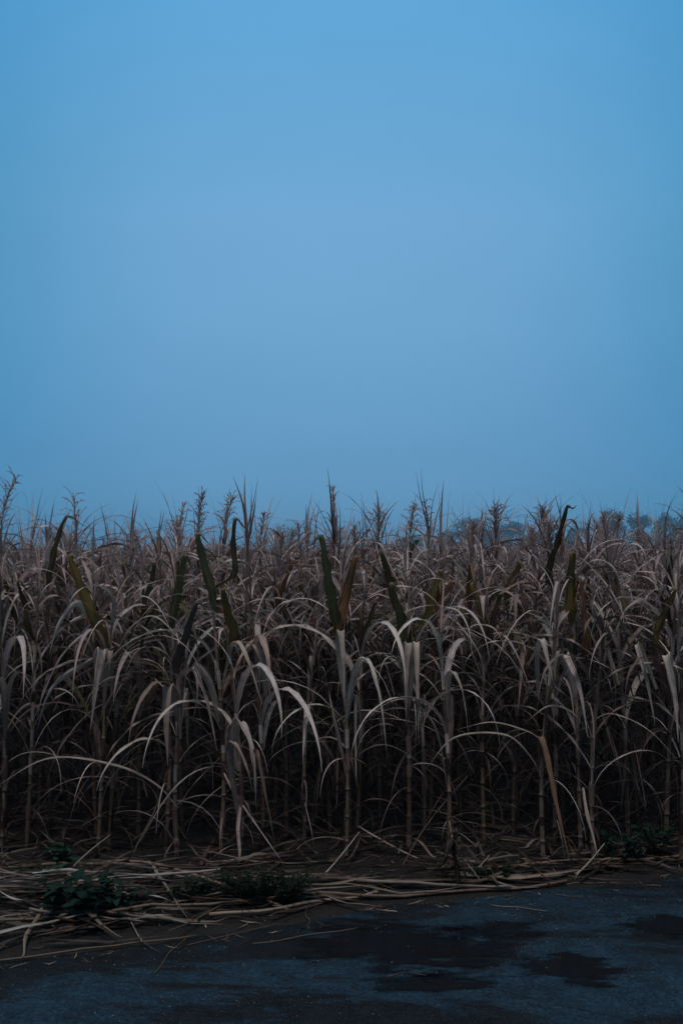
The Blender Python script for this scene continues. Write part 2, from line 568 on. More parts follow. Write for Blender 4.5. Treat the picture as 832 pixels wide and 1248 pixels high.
def build_tassel(acc, p, L, r, kind='plume', dx=0.0):
    """central axis with side branches carrying spikelets"""
    tint = jit(r.choice(((0.70, 0.50, 0.45), (0.62, 0.43, 0.38), (0.55, 0.40, 0.36))), r)
    n = 12
    ax = []
    for i in range(n):
        t = i / (n - 1)
        ax.append(p + Vector((dx * t * t, r.uniform(-0.002, 0.002), L * t)))
    tube(acc, ax, [0.0035 * (1 - 0.75 * i / (n - 1)) for i in range(n)], 5, tint)

    def spikelets(pts, dens, size):
        for j in range(1, len(pts)):
            for q in range(dens):
                t = (q + r.random()) / dens
                b = pts[j - 1].lerp(pts[j], t)
                dr = (pts[j] - pts[j - 1]).normalized()
                o = Vector((r.uniform(-1, 1), r.uniform(-1, 1), r.uniform(-0.3, 0.8))).normalized()
                e = (dr * 1.2 + o * 0.8).normalized()
                s = e.cross(o)
                if s.length < 1e-3: continue
                s.normalize()
                l = size * r.uniform(0.7, 1.3)
                w = l * 0.17
                acc.add([b, b + e * l * 0.5 + s * w, b + e * l, b + e * l * 0.5 - s * w, b + e * l * 0.5 + e.cross(s) * w * 0.8],
                        [(0, 1, 4), (1, 2, 4), (2, 3, 4), (3, 0, 4)], [(0, 0), (1, 1), (0, 2), (1, 1), (0, 1)], jit(tint, r, 0.25))
    nb = {'plume': 42, 'thin': 26, 'open': 22}[kind]
    bias = r.uniform(0, 6.28)
    for i in range(nb):
        t = 0.02 + 0.93 * (i / nb) ** r.uniform(0.85, 1.15)
        b = p + Vector((dx * t * t, 0, L * t))
        a = i * 2.4 + r.uniform(-0.6, 0.6)
        bl = {'plume': 0.15, 'thin': 0.085, 'open': 0.18}[kind] * (1.1 - 0.6 * t) * r.uniform(0.45, 1.25) * (1 + 0.3 * math.cos(a - bias))
        e0 = R(r.uniform(68, 86)); e1 = R({'plume': 25, 'thin': 55, 'open': 15}[kind] + r.uniform(-45, 30))
        q = b.copy(); pts = [q.copy()]
        for j in range(1, 6):
            e = e0 + (e1 - e0) * (j / 5) ** 1.4
            q = q + Vector((math.cos(a) * math.cos(e), math.sin(a) * math.cos(e), math.sin(e))) * bl / 5
            pts.append(q.copy())
        tube(acc, pts, [0.0016, 0.0015, 0.0013, 0.0012, 0.001, 0.0005], 3, tint, cap=False)
        spikelets(pts, 3, 0.017)
    spikelets(ax[3:], 5, 0.018)


def link_part(me, name, parent):
    o = bpy.data.objects.new(name, me)
    COL.objects.link(o)
    o.parent = parent
    return o


# ------------------------------------------------------------------ front plants, each its own
EYE = CAM_H


def front_plant(px, Y, h, seed, label, tassel=None, tl=0.3, dx=0.0, spears=0, upright=(), fullness=1.0, fountain=7, group=None, spear_L=0.35):
    r = random.Random(seed)
    p = at(px, 672, Y)
    base = Vector((p.x, Y, ground_z(p.x, Y)))
    root = empty('corn_plant', base)
    tag(root, label, 'corn plant', group)
    f = stalk_path(h, r, 0.11)
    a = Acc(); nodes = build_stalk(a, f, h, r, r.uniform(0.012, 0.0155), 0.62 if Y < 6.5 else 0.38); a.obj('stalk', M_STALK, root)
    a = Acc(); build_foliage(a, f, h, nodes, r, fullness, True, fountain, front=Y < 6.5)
    for i in range(spears):
        build_spear(a, f(h * r.uniform(0.93, 1.0)), spear_L * r.uniform(0.8, 1.15), r)
    a.obj('foliage', M_LEAF, root)
    if tassel:
        a = Acc(); build_tassel(a, f(h * 0.985), tl * r.uniform(0.95, 1.2), r, tassel, dx + r.uniform(-0.05, 0.05)); a.obj('tassel', M_TASSEL, root)
    for u in upright:
        upright_leaf(root, f, h, r, *u)
    return root, f


def upright_leaf(root, f, h, r, bx, by, tx, ty, W, tint, fx=None, fy=None):
    """broad stiff blade from photograph point (bx,by) up to (tx,ty), then folding over"""
    Y = root.location.y
    b = at(bx, by, Y - 0.08) - root.location
    t = at(tx, ty, Y - r.uniform(0.12, 0.25)) - root.location
    s0 = f(max(0.1, min(h, b.z - 0.10)))
    a = Acc()
    d = (t - b).normalized()
    if fx is None:
        fx = r.choice((-1, 1)) * r.uniform(0.02, 0.07); fy = -r.uniform(0.03, 0.14)
    m = (b + t) / 2 + Vector((r.choice((-1, 1)) * r.uniform(.002, .009), r.uniform(-.01, .03), 0))
    P = [s0, b, m, t, t + d * 0.015 + Vector((fx * 0.35, 0.02, 0.012)), t + Vector((fx, 0.05, fy * 0.45)), t + Vector((fx * 1.6, 0.06, fy))]
    n = 34
    pts = catmull(P, n)
    wid = []
    for i in range(n):
        s = i / (n - 1) * 6
        if s < 1: w = 0.4 + 0.6 * s
        elif s < 1.5: w = 1.0
        elif s < 3.0: w = 1 - 0.5 * ((s - 1.5) / 1.5) ** 1.2
        else: w = max(0.03, 0.50 - 0.48 * ((s - 3.0) / 3.0) ** 1.4)
        wid.append(W * 1.02 * w)
    side = Vector((1, r.uniform(-0.5, 0.5), 0))
    strip(a, pts, wid, side, tint, r.uniform(-0.4, 0.4), 0.5, 7, 0.35, r=r)
    a.obj('upright_leaf', M_GREEN, root)


def drooping_leaf(root, f, h, P, W, tint, side=(1, 0.15, 0.0), seg=26, fold=0.45, twist=0.4, r=rng, m=None, prof=None):
    """blade laid through photograph points (px, py, dy): dy metres nearer (-) or farther (+) than its plant"""
    Y = root.location.y
    pts = [at(x, y, Y + d) - root.location for x, y, d in P]
    pts = catmull(pts, seg)
    a = Acc()
    w = width_profile(seg, W, *(prof or (0.5, 0.35, 1.6)))
    strip(a, pts, w, Vector(side), tint, twist, fold, 9, 0.25, r=r)
    a.obj('drooping_leaf', m or M_LEAF, root)


# ------------------------------------------------------------------ ground
E0 = ground_at(0, 1168); E1 = ground_at(832, 1062)
SL = (E1.y - E0.y) / (E1.x - E0.x)


def road_edge(x):
    y = E0.y + (x - E0.x) * SL
    if -4 < x < 4: y += 0.05 * math.sin(x * 2.1 + 0.6) + 0.02 * math.sin(x * 7)
    return y


def ground_z(x, y):
    e = y - road_edge(x)
    if e < -0.15: return -0.03
    t = max(0, min(1, (e + 0.15) / 0.4))
    t = t * t * (3 - 2 * t)
    z = -0.03 + 0.075 * t
    if y < 30:
        z += t * (0.018 * noise.noise(Vector((x * 1.7, y * 1.7, 0))) + 0.012 * noise.noise(Vector((x * 6, y * 6, 3))))
    return z


def make_ground():
    def axis(lo, hi, step, far, growth=1.22):
        v = list(np.arange(lo, hi + 1e-6, step))
        s = step
        while v[-1] < far: s *= growth; v.append(v[-1] + s)
        s = step
        left = []
        x = v[0]
        while x > -far: s *= growth; x -= s; left.append(x)
        return left[::-1] + v
    xs = axis(-4.5, 4.5, 0.06, 1300)
    ys = axis(3.4, 11, 0.06, 1300)
    V = [(x, y, ground_z(x, y)) for y in ys for x in xs]
    nx = len(xs)
    Fc = [(j * nx + i, j * nx + i + 1, (j + 1) * nx + i + 1, (j + 1) * nx + i) for j in range(len(ys) - 1) for i in range(nx - 1)]
    me = bpy.data.meshes.new('ground'); me.from_pydata(V, [], Fc); me.materials.append(M_SOIL)
    me.polygons.foreach_set('use_smooth', [True] * len(me.polygons))
    o = bpy.data.objects.new('ground', me); COL.objects.link(o)
    tag(o, 'dark bare soil of the field and its verge', None, None, 'structure')
    # road sheet: crumbling edge, slight camber
    xs = sorted(set([round(x, 3) for x in np.arange(-6, 6.01, 0.06)] + [-60, -40, -25, -15, -10, -8, 8, 10, 15, 25, 40, 60]))
    V, Fc = [], []
    rows = [0, 0.012, 0.03, 0.06, 0.12, 0.25, 0.5, 1, 1.7, 2.6, 4, 6, 8.5]
    for x in xs:
        rag = 0.035 * noise.noise(Vector((x * 5, 0, 9))) + 0.02 * noise.noise(Vector((x * 17, 0, 4)))
        for k in rows:
            z = 0.0 if k > 0.012 else (-0.006 if k > 0 else -0.05)
            V.append((x, road_edge(x) + rag - k, z))
    m = len(rows)
    for i in range(len(xs) - 1):
        for j in range(m - 1):
            a = i * m + j
            Fc.append((a, a + 1, a + m + 1, a + m))
    me = bpy.data.meshes.new('road'); me.from_pydata(V, [], Fc); me.materials.append(M_ROAD)
    o = bpy.data.objects.new('road', me); COL.objects.link(o)
    me.update()
    bpy.context.view_layer.update()
    if me.polygons[5].normal.z < 0: me.flip_normals()
    tag(o, 'wet dark asphalt road beside the corn field', None, None, 'structure')


make_ground()


def puddle(px, py, rx, ry, seed, rot=0.0):
    c = ground_at(px, py)
    r = random.Random(seed)
    acc = Acc()
    na, nr = 48, 9
    verts, cols = [], []
    for j in range(nr):
        t = j / (nr - 1)
        for i in range(na):
            a = 2 * math.pi * i / na
            k = 1 + 0.35 * noise.noise(Vector((math.cos(a) * 1.5, math.sin(a) * 1.5, seed)))
            x, y = math.cos(a) * rx * t * k, math.sin(a) * ry * t * k
            verts.append((x * math.cos(rot) - y * math.sin(rot), x * math.sin(rot) + y * math.cos(rot), 0))
            cols.append(1.15 * (1 - t ** 1.7))
    faces = [(j * na + i, (j + 1) * na + i, (j + 1) * na + (i + 1) % na, j * na + (i + 1) % na) for j in range(1, nr - 1) for i in range(na)]
    faces.append(tuple(na + i for i in range(na)))
    b = verts
    acc.v = [tuple(v) for v in b]; acc.uv = [(0, 0)] * len(b); acc.c = [(c_,) * 3 for c_ in cols]
    acc.f = faces; acc.m = [0] * len(faces)
    me = acc.mesh('puddle', M_PUDDLE)
    o = bpy.data.objects.new('puddle', me); COL.objects.link(o)
    o.location = (c.x, c.y, 0.004)
    return o


for i, (px, py, rx, ry, rot, lb) in enumerate([
    (692, 1180, 0.34, 0.26, 0.0, 'oval dark puddle at the right of the asphalt road'),
    (520, 1198, 0.40, 0.17, 0.1, 'small dark puddle on the road below the centre of the picture'),
    (475, 1153, 0.75, 0.42, -0.15, 'widest dark puddle on the road in front of the straw heap end'),
    (815, 1130, 0.32, 0.22, 0.1, 'puddle cut by the right edge of the picture'),
    (600, 1135, 0.35, 0.22, 0.1, 'thin wet patch of water near the far road edge right of centre'),
]):
    o = puddle(px, py, rx, ry, i + 3, rot)
    tag(o, lb, None, None, 'structure')

# long crack across the asphalt
c = Acc()
P = [ground_at(x, y, 0.0035) for x, y in ((560, 1190), (600, 1203), (640, 1214), (690, 1226), (740, 1236), (800, 1252), (860, 1268))]
P = catmull(P, 40)
P = [p + Vector((0.006 * noise.noise(p * 30), 0.012 * noise.noise(p * 22), 0)) for p in P]
strip(c, P, [0.0035 + 0.003 * noise.noise(p * 15) for p in P], (0, 1, 0), (0.006, 0.006, 0.007), None, 0, 3)
M_CRACK, nt_, ns_, L_ = mat('crack_dirt')
bs_ = N(ns_, 'ShaderNodeBsdfPrincipled'); bs_.inputs['Base Color'].default_value = (0.006, 0.006, 0.007, 1); bs_.inputs['Roughness'].default_value = 0.9
o_ = N(ns_, 'ShaderNodeOutputMaterial'); L_.new(bs_.outputs[0], o_.inputs[0])
c.obj('road_crack', M_CRACK)
tag(bpy.data.objects['road_crack'], 'thin crack running across the asphalt at bottom right', None, None, 'structure')

# ------------------------------------------------------------------ the front of the field
C_GREEN = (0.17, 0.19, 0.09)
C_OLIVE = (0.27, 0.22, 0.07)
C_RUST = (0.30, 0.17, 0.085)
C_DARK = (0.12, 0.105, 0.055)

FRONT = []


def fp(*a, **k):
    root, f = front_plant(*a, **k)
    FRONT.append((root, f, a[2]))
    return root, f, a[2]


p1 = fp(6, 6.15, 1.75, 101, 'leftmost dry corn plant of the front row, cut by the picture edge', fountain=6)
p2 = fp(66, 6.55, 1.78, 102, 'corn plant with a dark hooked leaf on top at the left', upright=[(60, 700, 78, 634, 0.05, C_DARK, 0.1, -0.05)], spears=2)
p3 = fp(123, 6.10, 1.55, 103, 'front corn plant with one wide olive blade leaning left and pale folded leaves', upright=[(122, 772, 86, 682, 0.082, C_OLIVE)])
p4 = fp(137, 6.18, 1.62, 104, 'thin corn stalk close behind the left one with folded pale leaves', fullness=0.7, spears=1)
p5 = fp(205, 6.20, 1.80, 105, 'corn plant with a white tipped olive blade and a slim feathery spike', tassel='thin', tl=0.36, upright=[(212, 748, 225, 682, 0.065, C_GREEN)], fountain=3)
p6 = fp(218, 6.06, 1.50, 106, 'front corn stalk at left with grey hanging leaf halfway up', fullness=0.8, fountain=4, upright=[(214, 812, 238, 740, 0.055, (0.12, 0.12, 0.10))])
p7 = fp(271, 6.12, 1.78, 107, 'corn plant with a tall green blade and an olive one beneath', upright=[(258, 722, 241, 655, 0.07, C_GREEN), (284, 775, 272, 722, 0.07, C_OLIVE), (286, 700, 286, 638, 0.05, C_DARK)])
p8 = fp(294, 6.00, 1.42, 108, 'bent corn plant trailing a streaked pale leaf to the ground', fullness=0.7, fountain=4)
p9 = fp(350, 6.60, 1.78, 109, 'corn plant between the green blade and the V shaped pair of blades', fullness=1.0, spears=1, upright=[(340, 735, 355, 690, 0.055, C_RUST), (352, 760, 338, 716, 0.05, C_DARK)])
p10 = fp(422, 6.05, 1.80, 210, 'front corn plant with a V shaped pair of broad green and brown blades', upright=[(410, 762, 392, 660, 0.078, C_GREEN, -0.06, -0.03), (412, 768, 432, 684, 0.075, C_RUST, 0.07, -0.1)], fountain=5)
p11 = fp(434, 6.30, 1.62, 111, 'thin corn stalk just right of the V shaped blades', upright=[(442, 780, 456, 738, 0.045, C_DARK)], fullness=0.8, fountain=5)
p12 = fp(497, 6.10, 1.62, 112, 'front corn plant with twin grey leaves hanging side by side', upright=[(482, 738, 466, 678, 0.06, C_DARK), (490, 770, 476, 716, 0.06, C_GREEN)], fountain=5)
p13 = fp(515, 6.32, 1.74, 113, 'corn plant with an olive and a rust blade right of centre', upright=[(520, 755, 536, 700, 0.07, C_OLIVE), (527, 765, 548, 712, 0.05, C_RUST)])
p14 = fp(545, 6.02, 1.45, 114, 'short front corn stalk right of centre with a curled leaf', fullness=0.8, fountain=4)
p15 = fp(658, 6.05, 1.55, 115, 'front corn plant with a snapped brown leaf hanging to its foot', fullness=0.9, fountain=4)
p16 = fp(672, 6.35, 1.95, 216, 'tall corn plant topped by a dark curved blade like a horn', upright=[(668, 702, 690, 622, 0.055, C_DARK, 0.05, 0.035)], spears=2, fountain=3)
p17 = fp(703, 6.15, 1.74, 117, 'corn plant with an upright yellow olive blade with blunt top', upright=[(697, 745, 698, 678, 0.085, C_OLIVE, 0.02, -0.04), (716, 790, 708, 712, 0.07, C_RUST)])
p18 = fp(719, 6.04, 1.46, 118, 'slim front corn stalk beside the yellow olive blade', fullness=0.8, fountain=4)
p19 = fp(806, 6.18, 1.70, 119, 'front corn plant near the right edge with two olive blades', upright=[(800, 780, 822, 722, 0.06, C_OLIVE)], spears=1)
p20 = fp(824, 6.05, 1.55, 120, 'rightmost corn plant of the front row, touching the picture edge', fullness=0.9)
p21 = fp(628, 6.9, 1.70, 121, 'corn plant with a short yellowish blade behind the front row', upright=[(619, 722, 632, 690, 0.07, C_OLIVE)])
p22 = fp(588, 6.35, 1.66, 122, 'corn plant filling the gap right of the curled leaf stalk', upright=[(590, 765, 575, 715, 0.055, C_OLIVE), (596, 775, 610, 728, 0.05, C_DARK)], fullness=1.1)
p23 = fp(760, 6.45, 1.68, 123, 'corn plant in the gap left of the right edge pair', upright=[(762, 745, 748, 695, 0.05, C_GREEN)], fullness=1.1)
p24 = fp(372, 6.45, 1.66, 124, 'corn plant with arching leaves just left of the V shaped blades', fullness=1.1)
p25 = fp(38, 6.30, 1.66, 125, 'second corn plant from the left edge with long arching leaves', upright=[(34, 765, 22, 712, 0.05, C_DARK)], fullness=1.1)
p26 = fp(172, 6.45, 1.72, 126, 'corn plant standing between the two left pairs of stalks', upright=[(176, 740, 188, 690, 0.05, C_DARK), (160, 735, 150, 690, 0.045, C_RUST)], fullness=1.1, spears=1)
p27 = fp(322, 6.30, 1.60, 127, 'corn plant with a pale arched leaf right of the bent plant', fullness=1.1)

# the tassels, plumes and spears that stand against the sky
p30 = fp(6, 6.9, 2.02, 130, 'corn plant with the largest feathery plume, at the left picture edge', tassel='plume', tl=0.34, dx=0.09, fountain=4)
p31 = fp(58, 7.3, 1.86, 131, 'corn plant with two bare spikes at upper left', spears=3, fountain=5)
p32 = fp(100, 7.0, 1.93, 132, 'corn plant with a loose brown plume and a spear leaf at upper left', tassel='open', tl=0.30, spears=2, fountain=5)
p33 = fp(163, 7.1, 1.90, 133, 'corn plant with one bare spear between the two left plumes', spears=2, fountain=6, spear_L=0.45)
p34 = fp(247, 7.2, 1.96, 134, 'corn plant with a broad plume left of the pair of spiky tops', tassel='plume', tl=0.32, dx=0.02, fountain=4)
p35 = fp(268, 7.6, 2.02, 135, 'corn plant with the leaning plume in the left third', tassel='plume', tl=0.30, dx=0.06, fountain=4)
p36 = fp(298, 6.8, 1.90, 136, 'corn plant with a fan of long spiky leaves left of centre', spears=4, fountain=9, spear_L=0.5)
p37 = fp(336, 7.0, 1.86, 137, 'corn plant with a short upright seed plume above the V shaped blades', tassel='thin', tl=0.30, fountain=5)
p38 = fp(385, 7.8, 1.95, 138, 'corn plant with thin spike left of the central fountain top', spears=3, fountain=6)
p39 = fp(426, 6.9, 1.95, 139, 'corn plant with a fountain shaped top and central spike, at picture centre', tassel='thin', tl=0.36, spears=3, fountain=14)
p40 = fp(488, 7.6, 1.95, 140, 'corn plant with a seedy plume right of the central fountain top', tassel='plume', tl=0.27, fountain=5)
p41 = fp(522, 7.0, 1.94, 141, 'corn plant with an open plume and one dark spear right of centre', tassel='open', tl=0.28, spears=3, fountain=5, spear_L=0.5)
p42 = fp(583, 7.6, 1.88, 142, 'corn plant with two bare spikes in front of the distant trees', spears=4, fountain=5, spear_L=0.42)
p43 = fp(672, 7.2, 1.85, 143, 'corn plant with spike behind the horn shaped blade', spears=3, fountain=5)
p44 = fp(718, 8.3, 1.90, 144, 'corn plant with fine spikes left of the right hand plume', spears=4, fountain=6)
p45 = fp(742, 7.6, 1.86, 145, 'corn plant with the ragged reddish plume at the right', tassel='plume', tl=0.28, dx=0.05, fountain=6)
p46 = fp(795, 7.1, 1.88, 146, 'corn plant with bare spears before the right hand trees', spears=3, fountain=5, spear_L=0.42)
p47 = fp(822, 7.6, 1.86, 147, 'corn plant with spiky top at the right picture edge', spears=4, fountain=6)
p48 = fp(640, 8.4, 1.86, 148, 'corn plant with arching thin top left of the horn shaped blade', spears=2, fountain=8)
p49 = fp(205, 8.0, 1.90, 149, 'corn plant behind the slim feathery spike with thin leaning leaves', spears=2, fountain=8)

# ---- hand laid leaves that hang in front
G1, G2, G3 = (0.76, 0.65, 0.57), (0.64, 0.54, 0.47), (0.52, 0.43, 0.37)
GB = (0.30, 0.20, 0.13)
DL = [
    # plant, points, width, tint, side, twist
    (p3, [(124, 830, 0), (119, 805, -.06), (124, 793, -.16), (118, 830, -.22), (110, 892, -.24)], 0.085, G1, (1, .2, 0), .2),
    (p4, [(137, 850, 0), (135, 806, -.05), (133, 795, -.16), (128, 840, -.2), (124, 882, -.2)], 0.06, G3, (1, -.2, 0), .3),
    (p3, [(120, 800, 0), (100, 812, -.1), (75, 828, -.2), (58, 850, -.28), (44, 895, -.3)], 0.06, G1, (.4, .5, .6), .5),
    (p4, [(137, 790, 0), (120, 765, -.05), (96, 735, -.15), (72, 762, -.25), (60, 800, -.3)], 0.065, G1, (.5, .6, .3), .5),
    (p6, [(218, 880, 0), (212, 850, -.05), (205, 838, -.15), (203, 880, -.2), (205, 935, -.2)], 0.09, G2, (1, .1, 0), .2),
    (p6, [(220, 900, 0), (218, 830, -.05), (236, 818, -.15), (240, 850, -.2), (233, 885, -.2)], 0.045, G2, (1, .1, 0), .2),
    (p7, [(268, 880, 0), (255, 830, -.1), (237, 812, -.15), (252, 850, -.2), (265, 915, -.22)], 0.065, G1, (.8, .3, .2), .3),
    (p8, [(292, 940, 0), (284, 905, -.05), (292, 880, -.12), (305, 910, -.2), (310, 950, -.22), (312, 985, -.22)], 0.085, G2, (1, .2, .1), .3),
    (p8, [(292, 1000, 0), (281, 930, -.1), (284, 905, -.15), (300, 935, -.2), (308, 965, -.2)], 0.06, G3, (.7, .3, .1), .3),
    (p10, [(420, 850, 0), (413, 790, -.06), (415, 770, -.13), (418, 810, -.18), (419, 862, -.18)], 0.062, G1, (1, .1, 0), .2),
    (p10, [(422, 880, 0), (432, 825, -.08), (446, 804, -.16), (462, 850, -.24), (472, 925, -.26)], 0.07, G1, (.8, .4, .1), .2),
    (p12, [(499, 860, 0), (492, 805, -.06), (497, 785, -.15), (494, 830, -.2), (495, 885, -.2)], 0.062, G2, (1, .1, 0), .2),
    (p12, [(500, 850, 0), (503, 805, -.06), (507, 784, -.17), (508, 830, -.22), (510, 905, -.24)], 0.055, G2, (1, .1, 0), .2),
    (p27, [(325, 850, 0), (318, 800, -.1), (312, 786, -.15), (325, 820, -.2), (332, 872, -.2)], 0.06, G3, (.8, .3, 0), .3),
    (p14, [(547, 880, 0), (546, 830, -.1), (553, 821, -.15), (564, 850, -.2), (571, 900, -.2)], 0.055, G2, (.8, .3, 0), .3),
    (p15, [(656, 850, 0), (655, 800, -.1), (660, 780, -.2), (668, 810, -.25), (676, 840, -.25)], 0.05, G1, (.8, .4, 0), .3),
    (p15, [(660, 950, 0), (657, 900, -.05), (664, 915, -.12), (675, 970, -.2), (684, 1010, -.25), (694, 1050, -.28)], 0.05, GB, (.8, .2, .2), .5),
    (p17, [(702, 860, 0), (692, 810, -.1), (690, 800, -.16), (706, 840, -.22), (716, 900, -.25)], 0.06, G1, (.8, .3, 0), .3),
    (p17, [(703, 850, 0), (683, 800, -.1), (680, 795, -.2), (676, 815, -.2), (677, 842, -.2)], 0.045, G2, (.8, .3, 0), .3),
    (p19, [(800, 840, 0), (785, 800, -.1), (776, 786, -.2), (788, 830, -.25), (798, 885, -.26)], 0.055, G1, (.7, .4, 0), .3),
    (p20, [(824, 860, 0), (818, 815, -.1), (812, 800, -.18), (822, 850, -.2), (826, 905, -.2)], 0.07, G1, (.8, .3, 0), .3),
    (p23, [(760, 850, 0), (740, 790, -.1), (722, 735, -.18), (742, 765, -.2), (756, 800, -.2)], 0.06, G1, (.6, .5, .2), .4),
    # long thin arcs
    (p6, [(218, 985, 0), (190, 955, -.1), (140, 932, -.2), (60, 924, -.3), (-10, 962, -.35)], 0.028, G2, (.1, .8, .5), .5),
    (p4, [(140, 960, 0), (150, 925, -.1), (185, 900, -.15), (240, 882, -.2)], 0.03, G3, (.1, .8, .5), .6),
    (p3, [(122, 990, 0), (135, 950, -.1), (165, 925, -.15), (205, 912, -.2)], 0.026, G3, (.2, .8, .5), .6),
    (p6, [(218, 985, 0), (232, 962, -.05), (255, 937, -.1), (280, 912, -.1)], 0.045, G3, (.3, .6, .5), .2),
    (p10, [(422, 945, 0), (414, 905, -.05), (406, 870, -.08), (400, 840, -.05)], 0.03, G2, (1, .2, .1), .2),
    (p27, [(322, 940, 0), (335, 920, -.1), (365, 905, -.15), (408, 904, -.2)], 0.024, G2, (.2, .8, .5), .5),
    (p10, [(424, 940, 0), (440, 918, -.1), (470, 908, -.15), (510, 930, -.2), (528, 970, -.25)], 0.026, (.16, .14, .12), (.2, .8, .5), .5),
    (p12, [(515, 1010, 0), (528, 985, -.1), (550, 955, -.1), (588, 930, -.1)], 0.018, G3, (.2, .8, .5), .5),
    (p15, [(658, 945, 0), (645, 920, -.1), (615, 895, -.2), (555, 898, -.3), (520, 935, -.3)], 0.026, G2, (.1, .8, .5), .4),
    (p15, [(658, 900, 0), (640, 890, -.1), (600, 880, -.2), (560, 888, -.2)], 0.02, G2, (.1, .8, .5), .4),
    (p18, [(719, 900, 0), (700, 870, -.1), (670, 860, -.2), (640, 880, -.2)], 0.028, G2, (.1, .8, .5), .4),
    (p18, [(719, 880, 0), (745, 870, -.1), (790, 890, -.2), (832, 935, -.25)], 0.016, G2, (.1, .8, .5), .4),
    (p16, [(672, 800, 0), (650, 790, -.1), (690, 835, -.2), (735, 880, -.2), (790, 920, -.2)], 0.02, G2, (.1, .8, .5), .4),
    (p4, [(140, 800, 0), (160, 765, -.1), (190, 752, -.2), (228, 790, -.25)], 0.035, G2, (.1, .8, .5), .5),
    (p26, [(172, 830, 0), (150, 775, -.2), (120, 765, -.35), (75, 800, -.45), (40, 880, -.5)], 0.045, G1, (.2, .8, .4), .4),
    (p25, [(38, 850, 0), (50, 825, -.1), (80, 810, -.15), (110, 802, -.15)], 0.05, G2, (.2, .8, .4), .4),
    (p9, [(350, 790, 0), (330, 765, -.1), (300, 760, -.2), (262, 790, -.3)], 0.032, G2, (.2, .8, .4), .4),
    (p11, [(434, 810, 0), (452, 775, -.1), (490, 748, -.2), (535, 738, -.2), (585, 760, -.25)], 0.04, G1, (.2, .8, .4), .4),
    (p13, [(515, 800, 0), (540, 750, -.1), (580, 790, -.2), (592, 840, -.2)], 0.03, G1, (.2, .8, .4), .4),
    (p22, [(588, 830, 0), (605, 775, -.1), (625, 790, -.2), (650, 850, -.25)], 0.045, G1, (.4, .6, .3), .4),
    (p22, [(588, 830, 0), (570, 770, -.1), (600, 765, -.2), (620, 800, -.2)], 0.03, G1, (.2, .8, .4), .4),
    (p17, [(700, 790, 0), (715, 700, -.1), (740, 715, -.2), (770, 770, -.25)], 0.04, G2, (.3, .8, .4), .4),
    (p19, [(806, 820, 0), (790, 740, -.1), (765, 740, -.2), (745, 780, -.25)], 0.04, G2, (.3, .8, .4), .4),
    (p7, [(271, 840, 0), (285, 785, -.1), (300, 800, -.2), (320, 860, -.22)], 0.05, G2, (.5, .6, .3), .4),
    (p24, [(372, 830, 0), (350, 760, -.1), (320, 745, -.2), (290, 770, -.25)], 0.04, G1, (.3, .8, .4), .4),
    (p24, [(372, 900, 0), (385, 850, -.1), (405, 832, -.15), (440, 845, -.2)], 0.022, G2, (.3, .8, .4), .4),
    (p1, [(6, 900, 0), (12, 840, -.1), (25, 820, -.15), (48, 850, -.2)], 0.05, G2, (.5, .6, .3), .4),
    (p14, [(545, 960, 0), (535, 900, -.1), (520, 870, -.15), (495, 850, -.2)], 0.03, G3, (.6, .6, .3), .4),
    (p2, [(66, 900, 0), (45, 860, -.1), (20, 870, -.15), (-10, 930, -.2)], 0.035, G2, (.3, .8, .4), .4),
    # leaves that lean down to the ground in front
    (p8, [(294, 975, 0), (290, 1010, -.06), (292, 1040, -.1), (289, 1066, -.12)], 0.03, G1, (1, .2, 0), .3),
    (p7, [(272, 940, 0), (285, 965, -.08), (312, 1005, -.2), (347, 1055, -.3)], 0.022, G1, (.6, .5, .4), .4),
    (p11, [(434, 1005, 0), (455, 1018, -.1), (500, 1042, -.25), (560, 1065, -.4)], 0.016, G1, (.2, .6, .6), .3),
    (p18, [(710, 960, 0), (714, 990, -.1), (722, 1020, -.15), (728, 1045, -.2)], 0.03, G3, (.9, .3, .1), .4),
    (p14, [(545, 990, 0), (550, 1020, -.1), (553, 1050, -.2), (556, 1078, -.3)], 0.02, GB, (.9, .3, .1), .8),
]
for (pl, P, W, tint, side, tw) in DL:
    drooping_leaf(pl[0], pl[1], pl[2], P, W * (0.62 if W < 0.05 and side[1] > 0.5 else 0.85), jit(tint, rng, 0.08), side, twist=tw)

# ------------------------------------------------------------------ plants of the crowd: variants, copied
VAR = []
for k in range(14):
    r = random.Random(900 + k)
    h = r.uniform(1.62, 1.80)
    root = empty('corn_plant', (0, 0, 0))
    f = stalk_path(h, r, 0.08)
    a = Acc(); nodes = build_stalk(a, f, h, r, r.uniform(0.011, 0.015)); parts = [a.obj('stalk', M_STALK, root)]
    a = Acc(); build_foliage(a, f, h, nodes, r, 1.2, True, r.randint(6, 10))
    has = k in (2, 6, 9, 12)
    for _q in range(k % 3): build_spear(a, f(h * r.uniform(0.9, 0.98)), r.uniform(0.22, 0.45), r, 0.014)
    parts.append(a.obj('foliage', M_LEAF, root))
    if has:
        a = Acc(); build_tassel(a, f(h * 0.985), r.uniform(0.2, 0.26), r, ('plume', 'open', 'plume', 'thin')[(2, 6, 9, 12).index(k)]); parts.append(a.obj('tassel', M_TASSEL, root))
    if k in (1, 3, 4, 7, 10, 13):
        a = Acc()
        az = r.uniform(0, 6.28)
        arc_leaf(a, f(h * 0.74), az, 0.6, 0.055, R(84), R(35), r, tint=jit(r.choice(OLIVE), r), kink=(0.72, R(-50)), seg=18, cols=5, fold=0.45, twist=0.3)
        parts.append(a.obj('upright_leaf', M_GREEN, root))
    VAR.append((root, parts, has))

